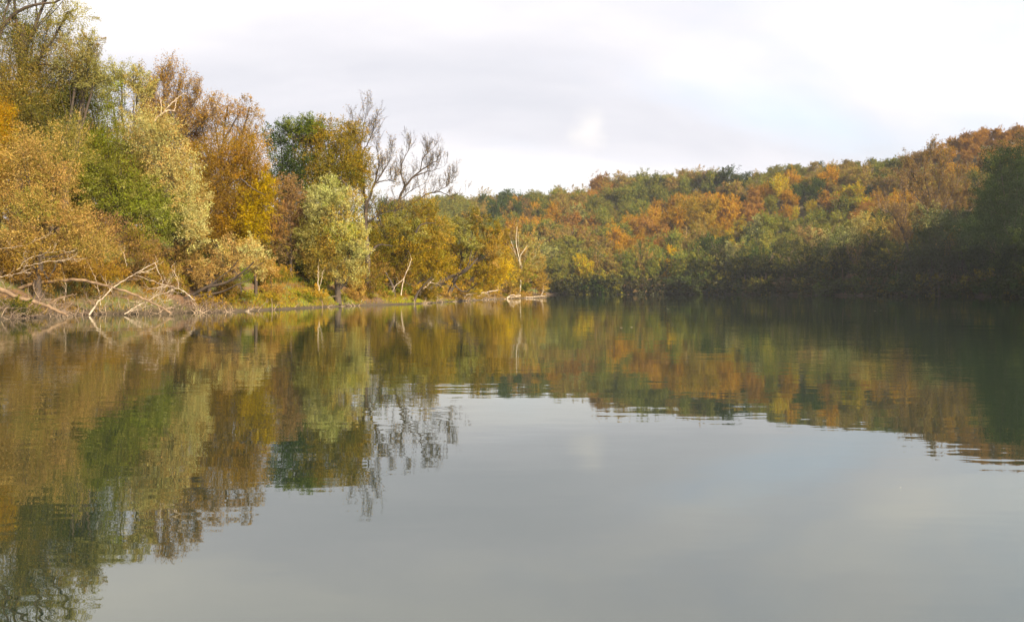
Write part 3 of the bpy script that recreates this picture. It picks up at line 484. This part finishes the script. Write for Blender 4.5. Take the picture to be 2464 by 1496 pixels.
# twiggy brush heaped along the waterline (uncountable)
A = Tubes(); TP = []; lx = [p[0] for p in LB]; ly = [p[1] for p in LB]
for i in range(520):
    yy = rng.choice([rng.uniform(48, 64), rng.uniform(64, 200)], p=[.6, .4]); xx = np.interp(yy, ly, lx)-abs(rng.normal(0, 1.3))+.6
    z0 = max(0.0, ground_z(xx, yy)); l = rng.uniform(.3, 1.2); d = unit(np.array([rng.normal(.1, .6), rng.normal(0, .6), rng.uniform(.1, .8)]))
    s = np.array([xx, yy, z0-.05]); cv = curve([s, s+d*l*.5+rng.normal(0, .12, 3), s+d*l+np.array([0, 0, -.12*l])], 4)
    A.add(cv, np.linspace(.022, .006, len(cv))*(1+(yy-50)/80), 3)
    for q_ in cv[1:]:
        for _ in range(3): TP.append((q_, unit(d+rng.normal(0, .7, 3)), rng.uniform(.2, .7)))
tag(put('twig_heap', A.mesh('twig_heap', bark_mat('driftwood_twigs', (.18, .12, .08), (.42, .31, .21), 1))), 'tangle of dry twigs washed up along the left waterline', 'twigs', kind='stuff')
tag(put('fine_twigs', twig_tris(TP, .022, TWIG, 'fine_twigs')), 'fine dry twigs tangled along the left waterline', 'twigs', kind='stuff')
# grass and weeds on the left bank
def grass(name, label, n, ymin, ymax, dmin, dmax, hgt, cols, patch):
    yy = rng.uniform(ymin, ymax, n*3); xx = np.interp(yy, ly, lx)-rng.uniform(dmin, dmax, n*3); keep = nz2(xx, yy, patch) > rng.normal(0, .25, n*3)
    xx, yy = xx[keep][:n], yy[keep][:n]; m = len(xx); zz = height(xx, yy)
    pos = np.stack([xx, yy, zz], 1); h = hgt*rng.uniform(.5, 1.4, m); ax = unit(np.stack([rng.normal(0, .35, m), rng.normal(0, .35, m), np.ones(m)], 1))
    base = np.array([PAL[k] for k in cols]); cl = base[rng.integers(0, len(cols), m)]*rng.uniform(.75, 1.25, (m, 1))
    V, Fc = leaves(pos+ax*(h*.35)[:, None], ax, unit(np.stack([rng.normal(0, 1, m), rng.normal(0, 1, m), np.zeros(m)], 1)), h, h*.09)
    tag(put(name, mesh(name, V, Fc, LEAF, np.repeat(cl, 3, 0))), label, 'grass', kind='stuff')
grass('bank_grass', 'yellow-green grass on the low bank at the water', 26000, 60, 130, -.2, 3, .2, ['lime', 'green', 'yellow', 'lime'], .5)
grass('bank_weeds', 'dry tan weeds and undergrowth over the left bank', 80000, 44, 200, .0, 16, .36, ['tan', 'brown', 'olive', 'ochre', 'brown'], .7)
grass('slope_grass', 'dark green grass on the shaded slope of the left bank', 36000, 70, 110, 4, 14, .4, ['green', 'mid'], .4)
# ------------------------------------------------------------------ hillside
SP = {  # name: colours, adjective, leaf material, asp
 'rust': (c(rust=3, brown=2, orange=1), 'rust-red'), 'orange': (c(orange=3, ochre=2), 'orange'), 'ochre': (c(ochre=4, olive=1), 'ochre'), 'brown': (c(hbr=4, hol=2), 'brown'),
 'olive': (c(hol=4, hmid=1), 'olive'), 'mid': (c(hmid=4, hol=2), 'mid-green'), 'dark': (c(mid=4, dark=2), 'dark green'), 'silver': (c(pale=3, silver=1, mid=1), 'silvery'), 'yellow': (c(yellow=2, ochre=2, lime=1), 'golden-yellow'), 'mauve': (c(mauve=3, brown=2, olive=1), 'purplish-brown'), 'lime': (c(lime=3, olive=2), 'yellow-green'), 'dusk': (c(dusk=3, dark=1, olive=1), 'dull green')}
def make_species(key, var, r=5.0, h=13.5, n=8800, size=.35):
    cols = SP[key][0]; lobes = []
    for i in range(7):
        a = rng.uniform(0, 6.28); q_ = rng.uniform(.1, .62)*r; zc = h-r*rng.uniform(.75, 1.9); rr = r*rng.uniform(.36, .56)
        lobes.append((np.array([math.cos(a)*q_, math.sin(a)*q_, zc]), np.array([rr, rr, rr*rng.uniform(.8, 1.15)]), cols, n//8, size, {}))
    lobes.append((np.array([0, 0, h-r*1.15]), np.array([r*.72, r*.72, r*.9]), cols, n//8, size*1.1, {}))
    me, _ = crown_mesh('crown', lobes, LEAF, asp=1.5, spray=.75, up=.25, loose=.03, clump=26, shell=.72, outw=1.3, nj=.42)
    return me
T = Tubes(); cv = curve([(0, 0, -1), (.1, 0, 4), (0, .2, 9.5)], 6); T.add(cv, [.26, .22, .2, .17, .14, .11, .08][:len(cv)], 5)
for i in range(5):
    a = rng.uniform(0, 6.28); z0 = rng.uniform(4.5, 7); T.add([(0, 0, z0), (math.cos(a)*1.6, math.sin(a)*1.6, z0+2), (math.cos(a)*2.6, math.sin(a)*2.6, z0+4)], [.1, .07, .03], 4)
TRUNK = T.mesh('trunk', BARKB)
SPM = {k: [make_species(k, v) for v in range(3)] for k in SP}
# colour patches of the hillside as (x, y, kind) seen from the river; dark foot patches paint the shade there
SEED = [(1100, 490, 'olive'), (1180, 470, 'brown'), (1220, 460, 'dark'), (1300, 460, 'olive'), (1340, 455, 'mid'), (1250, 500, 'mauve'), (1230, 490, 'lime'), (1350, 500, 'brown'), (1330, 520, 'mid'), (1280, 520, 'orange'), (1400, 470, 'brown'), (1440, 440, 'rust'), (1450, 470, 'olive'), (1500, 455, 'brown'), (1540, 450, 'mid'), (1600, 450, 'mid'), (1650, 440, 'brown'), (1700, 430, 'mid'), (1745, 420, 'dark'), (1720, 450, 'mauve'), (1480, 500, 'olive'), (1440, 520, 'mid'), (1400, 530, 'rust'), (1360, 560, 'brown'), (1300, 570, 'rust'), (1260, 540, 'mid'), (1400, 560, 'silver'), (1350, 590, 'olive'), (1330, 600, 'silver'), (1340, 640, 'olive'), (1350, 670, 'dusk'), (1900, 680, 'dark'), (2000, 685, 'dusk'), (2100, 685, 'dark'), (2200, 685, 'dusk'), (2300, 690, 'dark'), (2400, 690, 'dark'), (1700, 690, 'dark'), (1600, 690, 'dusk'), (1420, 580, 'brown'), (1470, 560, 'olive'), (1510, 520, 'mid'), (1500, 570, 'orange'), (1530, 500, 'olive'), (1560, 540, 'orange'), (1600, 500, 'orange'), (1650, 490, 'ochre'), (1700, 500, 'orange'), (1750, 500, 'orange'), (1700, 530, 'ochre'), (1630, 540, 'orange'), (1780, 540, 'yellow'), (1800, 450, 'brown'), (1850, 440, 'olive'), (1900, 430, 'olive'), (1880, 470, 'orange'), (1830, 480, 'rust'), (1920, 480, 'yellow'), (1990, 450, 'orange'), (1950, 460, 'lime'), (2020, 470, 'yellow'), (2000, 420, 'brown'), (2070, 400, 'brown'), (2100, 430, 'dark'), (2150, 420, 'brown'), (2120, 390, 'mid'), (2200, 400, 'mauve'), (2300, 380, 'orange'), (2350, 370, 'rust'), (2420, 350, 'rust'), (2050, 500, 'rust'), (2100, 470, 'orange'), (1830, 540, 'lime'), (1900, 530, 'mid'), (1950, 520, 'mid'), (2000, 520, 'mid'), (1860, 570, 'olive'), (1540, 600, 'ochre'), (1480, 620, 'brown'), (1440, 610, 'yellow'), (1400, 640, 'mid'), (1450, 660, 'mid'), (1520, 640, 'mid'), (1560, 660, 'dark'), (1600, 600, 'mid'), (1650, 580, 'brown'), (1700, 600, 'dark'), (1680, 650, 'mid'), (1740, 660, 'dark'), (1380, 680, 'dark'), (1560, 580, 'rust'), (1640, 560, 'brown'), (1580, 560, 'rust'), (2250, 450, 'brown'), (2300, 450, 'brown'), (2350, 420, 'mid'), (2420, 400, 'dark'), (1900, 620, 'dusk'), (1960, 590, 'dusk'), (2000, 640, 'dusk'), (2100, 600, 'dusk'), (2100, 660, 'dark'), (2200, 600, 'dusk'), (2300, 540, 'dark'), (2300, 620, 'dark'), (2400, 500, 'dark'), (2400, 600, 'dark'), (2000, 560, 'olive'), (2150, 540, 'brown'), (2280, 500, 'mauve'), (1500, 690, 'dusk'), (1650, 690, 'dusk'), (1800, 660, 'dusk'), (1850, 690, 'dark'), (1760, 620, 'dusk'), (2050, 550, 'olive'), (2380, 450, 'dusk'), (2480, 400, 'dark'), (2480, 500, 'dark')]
sx = np.array([s[0] for s in SEED], float); sy = np.array([s[1] for s in SEED], float)
cand = []
g2 = np.random.default_rng(11)
for yy in np.arange(110, 830, 6.8):
    for xx in np.arange(-150, 430, 6.8):
        x_ = xx+g2.uniform(-2.4, 2.4); y_ = yy+g2.uniform(-2.4, 2.4); cand.append((x_, y_))
cand = np.array(cand); hx = height(cand[:, 0], cand[:, 1]); dsh = segd(cand[:, 0], cand[:, 1], SHORE, True); dri = segd(cand[:, 0], cand[:, 1], RIDGE); bey = inside(cand[:, 0], cand[:, 1], RPOLY); rl = inside(cand[:, 0], cand[:, 1], RIGHTLAND)
px = CX+cand[:, 0]/cand[:, 1]*F; py = HY-(hx+10-CAMZ)/cand[:, 1]*F
ok = rl & (~bey | (dri < 42)) & (dsh > 2.5) & (px > 930) & (px < 3300)
trs = []
for i in np.where(ok)[0]:
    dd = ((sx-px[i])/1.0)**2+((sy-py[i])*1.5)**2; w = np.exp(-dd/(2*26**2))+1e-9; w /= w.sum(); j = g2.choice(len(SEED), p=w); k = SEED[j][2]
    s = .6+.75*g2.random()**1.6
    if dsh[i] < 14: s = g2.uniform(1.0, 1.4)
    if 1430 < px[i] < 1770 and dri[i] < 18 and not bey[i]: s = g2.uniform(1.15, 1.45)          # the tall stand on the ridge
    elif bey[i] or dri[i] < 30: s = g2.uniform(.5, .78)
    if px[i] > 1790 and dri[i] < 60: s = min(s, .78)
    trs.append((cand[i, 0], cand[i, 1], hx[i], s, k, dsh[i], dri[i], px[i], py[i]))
app = np.array([t[3]/t[1]*(1.25 if (t[5] < 22 or t[6] < 12) else 1.0)*(1 if 1070 < t[7] < 2480 else .1) for t in trs]); order = np.argsort(-app)
def zone(px, py):
    hz_ = [(1250, 'behind left bank willows'), (1330, 'above the white trunk'), (1400, 'right of the point'), (1480, 'left of ridge stand'), (1560, 'under left ridge stand'), (1640, 'under middle ridge stand'), (1700, 'above the golden tree'), (1780, 'under right ridge stand'), (1860, 'above pale round willows'), (1940, 'right of pale willows'), (2020, 'above grey-green willows'), (2100, 'left of leaning trunk'), (2180, 'beside the leaning trunk'), (2260, 'below brown twiggy tree'), (2360, 'left of dark trees'), (9999, 'among the dark trees')]
    h_ = next(n_ for lim, n_ in hz_ if px < lim)
    v_ = 'on the skyline' if py < 450 else 'high up' if py < 500 else 'halfway up' if py < 560 else 'low down' if py < 620 else 'near the water'
    return v_+' '+h_
ORD = ['leftmost', 'second from left', 'third from left', 'fourth from left', 'fifth from left', 'sixth from left', 'seventh from left', 'eighth from left', 'ninth from left', 'tenth from left', 'eleventh from left', 'twelfth from left', 'thirteenth from left', 'fourteenth from left', 'fifteenth from left', 'sixteenth from left', 'seventeenth from left', 'eighteenth from left', 'nineteenth from left']
def settle(items):
    by = {}
    for o, px_ in items: by.setdefault(o['label'], []).append((px_, o))
    for lab, l in by.items():
        if len(l) > 1:
            l.sort(key=lambda t: t[0])
            for q_, (p_, o) in enumerate(l): o['label'] = lab+', '+('rightmost' if q_ == len(l)-1 else ORD[min(q_, 18)])
NI = 225
HT = []
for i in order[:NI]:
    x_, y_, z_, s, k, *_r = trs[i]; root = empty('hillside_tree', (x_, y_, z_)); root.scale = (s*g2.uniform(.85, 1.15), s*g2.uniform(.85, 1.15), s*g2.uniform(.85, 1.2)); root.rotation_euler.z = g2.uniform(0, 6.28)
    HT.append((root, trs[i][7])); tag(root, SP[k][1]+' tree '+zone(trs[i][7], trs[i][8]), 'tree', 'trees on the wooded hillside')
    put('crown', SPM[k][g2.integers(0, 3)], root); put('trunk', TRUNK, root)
settle(HT); settle(BU)
# the remaining wood: one object that scatters crowns over points
rest = [trs[i] for i in order[NI:]]
print('hill trees', len(trs))
def wood(rest):
    keys = [(k, v) for k in SP for v in range(2)]
    src = {}
    for o in bpy.data.objects:
        if o.type == 'MESH' and o.name.startswith('crown'):
            for (k, v) in keys:
                if o.data == SPM[k][v] and (k, v) not in src: src[(k, v)] = o
    me = bpy.data.meshes.new('far_woodland'); me.vertices.add(len(rest)); me.vertices.foreach_set('co', np.array([r[:3] for r in rest], dtype=np.float32).ravel())
    a = me.attributes.new('scl', 'FLOAT', 'POINT'); a.data.foreach_set('value', np.array([r[3] for r in rest], dtype=np.float32))
    b = me.attributes.new('rot', 'FLOAT', 'POINT'); b.data.foreach_set('value', g2.uniform(0, 6.28, len(rest)).astype(np.float32))
    kk = list(SP); sel = []
    for r in rest:
        opts = [(r[4], v) for v in range(2) if (r[4], v) in src] or list(src)[:1]
        sel.append(keys.index(opts[g2.integers(0, len(opts))]))
    s_ = me.attributes.new('spec', 'INT', 'POINT'); s_.data.foreach_set('value', np.array(sel, dtype=np.int32))
    o = put('far_woodland', me); tag(o, 'dense autumn wood covering the hillside beyond the river', 'woodland', kind='stuff')
    g = bpy.data.node_groups.new('scatter_crowns', 'GeometryNodeTree'); g.interface.new_socket('Geometry', in_out='INPUT', socket_type='NodeSocketGeometry'); g.interface.new_socket('Geometry', in_out='OUTPUT', socket_type='NodeSocketGeometry')
    gi = g.nodes.new('NodeGroupInput'); go = g.nodes.new('NodeGroupOutput'); jn = g.nodes.new('GeometryNodeJoinGeometry'); L = g.links
    mp = g.nodes.new('GeometryNodeMeshToPoints'); L.new(gi.outputs[0], mp.inputs[0])
    def attr(n_, t_):
        q_ = g.nodes.new('GeometryNodeInputNamedAttribute'); q_.data_type = t_; q_.inputs['Name'].default_value = n_; return q_
    asz, aro, asp = attr('scl', 'FLOAT'), attr('rot', 'FLOAT'), attr('spec', 'INT')
    cx = g.nodes.new('ShaderNodeCombineXYZ'); L.new(aro.outputs[0], cx.inputs[2])
    for key, ob in src.items():
        i_ = keys.index(key); cmp_ = g.nodes.new('FunctionNodeCompare'); cmp_.data_type = 'INT'; cmp_.operation = 'EQUAL'
        L.new(asp.outputs[0], cmp_.inputs[2]); cmp_.inputs[3].default_value = i_
        oi = g.nodes.new('GeometryNodeObjectInfo'); oi.inputs['Object'].default_value = ob; oi.inputs['As Instance'].default_value = True
        ip = g.nodes.new('GeometryNodeInstanceOnPoints'); L.new(mp.outputs[0], ip.inputs['Points']); L.new(cmp_.outputs[0], ip.inputs['Selection']); L.new(oi.outputs['Geometry'], ip.inputs['Instance'])
        L.new(cx.outputs[0], ip.inputs['Rotation']); L.new(asz.outputs[0], ip.inputs['Scale']); L.new(ip.outputs[0], jn.inputs[0])
    L.new(jn.outputs[0], go.inputs[0]); md = o.modifiers.new('scatter', 'NODES'); md.node_group = g
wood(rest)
# ------------------------------------------------------------------ right bank, single trees that stand out; pale tops and dark feet paint light and shade
kw = dict(size=.95, dens=.8, depth=.9)
G = 'willows along the right bank'
for lab, b, Yy, lo, nm, tr_ in [
    ('tall dark green tree filling the right edge of the picture', 2450, 214, [(2450, 395, 62, c(dark=4, mid=1), 0, 62), (2405, 400, 44, c(dark=3, mid=2), 0, 50), (2390, 470, 46, c(dark=4, mid=1), 0, 60), (2470, 470, 70, c(dark=5), 0, 70), (2410, 530, 60, c(dark=5), 0, 60), (2460, 600, 80, c(dark=5), 0, 60)], 'dark_green_tree', .4),  # near-black leaf colour stands in for the shade on these edge trees
    ('second dark green tree left of the tall one at the right edge', 2390, 232, [(2385, 480, 44, c(dark=4, mid=1), 0, 50), (2360, 560, 54, c(dark=4), 0, 50), (2400, 620, 56, c(dark=5), 0, 50)], 'dark_green_tree', .3),
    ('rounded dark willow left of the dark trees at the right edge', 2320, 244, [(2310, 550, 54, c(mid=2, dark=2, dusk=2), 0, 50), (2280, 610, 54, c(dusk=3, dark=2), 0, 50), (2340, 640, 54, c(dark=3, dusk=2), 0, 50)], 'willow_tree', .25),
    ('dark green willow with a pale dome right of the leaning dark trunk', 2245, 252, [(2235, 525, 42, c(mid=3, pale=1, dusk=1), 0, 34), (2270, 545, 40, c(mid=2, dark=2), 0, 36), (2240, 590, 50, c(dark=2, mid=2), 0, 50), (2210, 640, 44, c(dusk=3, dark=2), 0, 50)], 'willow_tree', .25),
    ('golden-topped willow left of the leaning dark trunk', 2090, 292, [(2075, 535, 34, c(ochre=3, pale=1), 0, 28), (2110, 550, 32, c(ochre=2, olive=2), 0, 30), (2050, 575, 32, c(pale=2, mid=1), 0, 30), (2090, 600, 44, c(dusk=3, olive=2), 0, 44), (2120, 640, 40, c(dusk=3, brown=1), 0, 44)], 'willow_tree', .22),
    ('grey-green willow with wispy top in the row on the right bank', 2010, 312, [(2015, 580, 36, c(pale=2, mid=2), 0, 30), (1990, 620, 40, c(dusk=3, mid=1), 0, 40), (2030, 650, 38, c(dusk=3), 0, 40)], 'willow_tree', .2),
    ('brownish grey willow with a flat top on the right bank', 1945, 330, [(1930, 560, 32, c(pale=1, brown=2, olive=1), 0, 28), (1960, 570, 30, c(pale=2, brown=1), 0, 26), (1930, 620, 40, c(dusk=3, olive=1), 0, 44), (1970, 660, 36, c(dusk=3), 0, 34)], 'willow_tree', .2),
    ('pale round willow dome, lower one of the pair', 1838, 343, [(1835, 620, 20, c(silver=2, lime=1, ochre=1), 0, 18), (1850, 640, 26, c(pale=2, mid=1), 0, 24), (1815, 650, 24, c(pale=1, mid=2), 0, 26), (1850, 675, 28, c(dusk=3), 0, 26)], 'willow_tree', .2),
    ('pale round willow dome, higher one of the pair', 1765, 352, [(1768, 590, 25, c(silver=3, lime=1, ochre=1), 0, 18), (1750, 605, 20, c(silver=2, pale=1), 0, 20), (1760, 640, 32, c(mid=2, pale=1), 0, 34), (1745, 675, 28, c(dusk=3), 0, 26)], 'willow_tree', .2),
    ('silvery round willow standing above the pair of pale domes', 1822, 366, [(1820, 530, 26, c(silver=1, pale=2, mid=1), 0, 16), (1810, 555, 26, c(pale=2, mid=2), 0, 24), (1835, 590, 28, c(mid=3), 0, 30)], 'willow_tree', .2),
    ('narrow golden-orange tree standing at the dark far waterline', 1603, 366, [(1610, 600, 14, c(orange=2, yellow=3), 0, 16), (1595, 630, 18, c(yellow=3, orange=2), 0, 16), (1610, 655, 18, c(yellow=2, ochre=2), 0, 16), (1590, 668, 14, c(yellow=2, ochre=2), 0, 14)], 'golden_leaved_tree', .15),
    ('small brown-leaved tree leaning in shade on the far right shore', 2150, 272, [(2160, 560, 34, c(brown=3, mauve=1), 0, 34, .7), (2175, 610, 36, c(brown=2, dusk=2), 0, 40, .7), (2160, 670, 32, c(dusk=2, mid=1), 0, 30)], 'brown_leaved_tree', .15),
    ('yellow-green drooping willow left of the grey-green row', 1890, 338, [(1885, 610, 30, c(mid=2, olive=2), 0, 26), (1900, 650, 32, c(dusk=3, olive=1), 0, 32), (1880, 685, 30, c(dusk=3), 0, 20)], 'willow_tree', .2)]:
    tree(lab, b, Yy, lo, trunk_r=tr_, name=nm, lm=LEAFS if 'willow' in nm else LEAF, group=G if 'willow' in nm else None, asp=2, **kw)
bare_tree('tall brown twiggy tree rising above the willows on the right bank', 2245, 262,
     [[(.7, .4), (2244, 620), (2250, 520), (2248, 480)], [(.35, .1), (2248, 500), (2235, 440), (2225, 380), (2240, 352)], [(.3, .08), (2250, 520), (2275, 470), (2300, 420), (2320, 385)], [(.3, .08), (2248, 480), (2260, 420), (2270, 360)], [(.25, .08), (2248, 500), (2210, 450), (2180, 420)], [(.25, .06), (2275, 470), (2310, 450), (2345, 440)], [(.25, .06), (2260, 500), (2300, 480), (2335, 480)], [(.2, .06), (2235, 450), (2200, 400), (2190, 380)]],
     name='twiggy_tree', shoots=24, shootL=4.2, drop=28, r_tw=.05, upb=.7, leafy=(['brown', 'tan', 'rust', 'olive'], 26000, .36))
bare_tree('thin leaning dark trunk with sparse brown twigs on the right bank', 2205, 255,
     [[(.45, .25), (2198, 660), (2180, 580), (2168, 540)], [(.2, .05), (2172, 560), (2150, 520), (2120, 500)], [(.2, .05), (2170, 550), (2180, 500), (2175, 450)], [(.15, .05), (2180, 580), (2205, 540), (2210, 500)]],
     name='twiggy_tree', shoots=16, shootL=3.6, r_tw=.045, leafy=(['brown', 'tan', 'mauve'], 7000, .34))
for lab, b, Yy, pth in [('dark leaning trunk over the shaded right shore under the golden-topped willow', 2075, 283, [[.34, .12], (2070, 670), (2058, 640), (2040, 610)]),
    ('pair of slim dark trunks standing in shade below the flat-topped willow', 1955, 322, [[.3, .1], (1952, 680), (1957, 640), (1950, 600)]),
    ('forked dark trunk at the shaded foot of the dark green willow', 2262, 246, [[.36, .12], (2258, 670), (2268, 630), (2290, 590)])]:
    bare_tree(lab, b, Yy, [pth, [[.16, .05], pth[2], (pth[2][0]+22, pth[2][1]-50)]], name='leaning_tree', shoots=8, shootL=3, r_tw=.05, leafy=(['dusk', 'olive', 'brown'], 1500, .4))
# shrubs hanging over the right and far waterline, shade put into dark leaf colours
rb = [(14, 361), (60, 362), (82, 345), (96, 305), (108, 270), (121, 240), (116, 205), (108, 187)]
seg = np.cumsum([0]+[math.dist(rb[i], rb[i+1]) for i in range(len(rb)-1)])
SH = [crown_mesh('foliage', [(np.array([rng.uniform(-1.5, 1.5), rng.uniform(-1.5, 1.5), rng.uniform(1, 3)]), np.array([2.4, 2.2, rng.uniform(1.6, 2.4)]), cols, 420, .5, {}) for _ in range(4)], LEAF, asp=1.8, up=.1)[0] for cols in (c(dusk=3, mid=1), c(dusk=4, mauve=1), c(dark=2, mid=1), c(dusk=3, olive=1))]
SHL = []; T = Tubes()
for i in range(6):
    a = i*1.05; T.add([(0, 0, -.6), (math.cos(a)*.5, math.sin(a)*.5, 1), (math.cos(a)*1.4, math.sin(a)*1.4, 2.2)], [.06, .05, .02], 4)
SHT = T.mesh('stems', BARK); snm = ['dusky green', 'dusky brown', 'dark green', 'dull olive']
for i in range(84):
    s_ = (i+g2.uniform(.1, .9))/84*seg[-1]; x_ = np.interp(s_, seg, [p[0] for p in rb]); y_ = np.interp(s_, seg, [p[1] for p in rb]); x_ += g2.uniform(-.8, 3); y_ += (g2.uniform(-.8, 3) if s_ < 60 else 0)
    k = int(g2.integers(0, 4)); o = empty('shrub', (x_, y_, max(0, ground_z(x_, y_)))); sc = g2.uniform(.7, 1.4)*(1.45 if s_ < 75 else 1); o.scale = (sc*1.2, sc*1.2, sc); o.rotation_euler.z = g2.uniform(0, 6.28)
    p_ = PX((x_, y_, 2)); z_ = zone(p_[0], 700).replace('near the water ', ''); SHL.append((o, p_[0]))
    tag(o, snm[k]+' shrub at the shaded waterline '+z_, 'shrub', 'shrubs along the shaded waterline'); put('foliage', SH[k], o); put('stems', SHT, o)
settle(SHL)
# leaves floating on the water
ml, tl = mat('floating_leaf'); pb = N('ShaderNodeBsdfPrincipled', tl); ol = N('ShaderNodeOutputMaterial', tl); nn_ = N('ShaderNodeTexNoise', tl); cr_ = N('ShaderNodeValToRGB', tl)
cr_.color_ramp.elements[0].color = (.45, .32, .12, 1); cr_.color_ramp.elements[1].color = (.7, .6, .4, 1); tl.links.new(nn_.outputs[0], cr_.inputs[0]); tl.links.new(cr_.outputs[0], pb.inputs['Base Color']); tl.links.new(pb.outputs[0], ol.inputs[0])
LF = mesh('floating_leaf', [(0, -.5, 0), (.28, -.15, .06), (.22, .25, .05), (0, .55, .1), (-.22, .25, .05), (-.28, -.15, .06), (0, 0, 0)], [[0, 1, 6], [1, 2, 6], [2, 3, 6], [3, 4, 6], [4, 5, 6], [5, 0, 6]], ml)
FLL = []
for x, y, s in [(2475-1, 735, 1), (2475, 741, .6), (1885, 716, .7), (2104, 718, .5), (2112, 717, .5), (2142, 716, .5), (2210, 719, .5), (1605, 742, .35), (1608, 744, .35), (2105, 748, .35), (2120, 747, .3), (2167, 1176, .022), (1495, 789, .3), (1520, 788, .3), (2395, 728, .4)]:
    if x > 2464: continue
    Yy = 3249/(y-700); o = put('floating_leaf', LF, None, ((x-CX)/F*Yy, Yy, .012)); o.scale = (s*.55, s*.55, s*.3); o.rotation_euler.z = g2.uniform(0, 6)
    tag(o, 'pale leaf floating on the dark river', 'leaf', 'leaves floating on the river'); FLL.append((o, x))
settle(FLL)
# ------------------------------------------------------------------ haze
mh, th = mat('thin_river_haze'); pv = N('ShaderNodeVolumePrincipled', th); oh = N('ShaderNodeOutputMaterial', th); th.links.new(pv.outputs[0], oh.inputs['Volume'])
pv.inputs['Color'].default_value = (.86, .90, 1, 1); pv.inputs['Density'].default_value = .00013; pv.inputs['Anisotropy'].default_value = .2
hv = [(a, b, d) for d in (-8, 125) for a, b in ((-3100, -200), (3100, -200), (3100, 3100), (-3100, 3100))]
tag(put('haze', mesh('haze', hv, [[3, 2, 1, 0], [4, 5, 6, 7], [0, 1, 5, 4], [1, 2, 6, 5], [2, 3, 7, 6], [3, 0, 4, 7]], mh)), 'thin haze hanging over the whole river valley', 'haze', kind='stuff')
tot = sum(len(m_.polygons) for m_ in bpy.data.meshes); print('faces in meshes', tot)
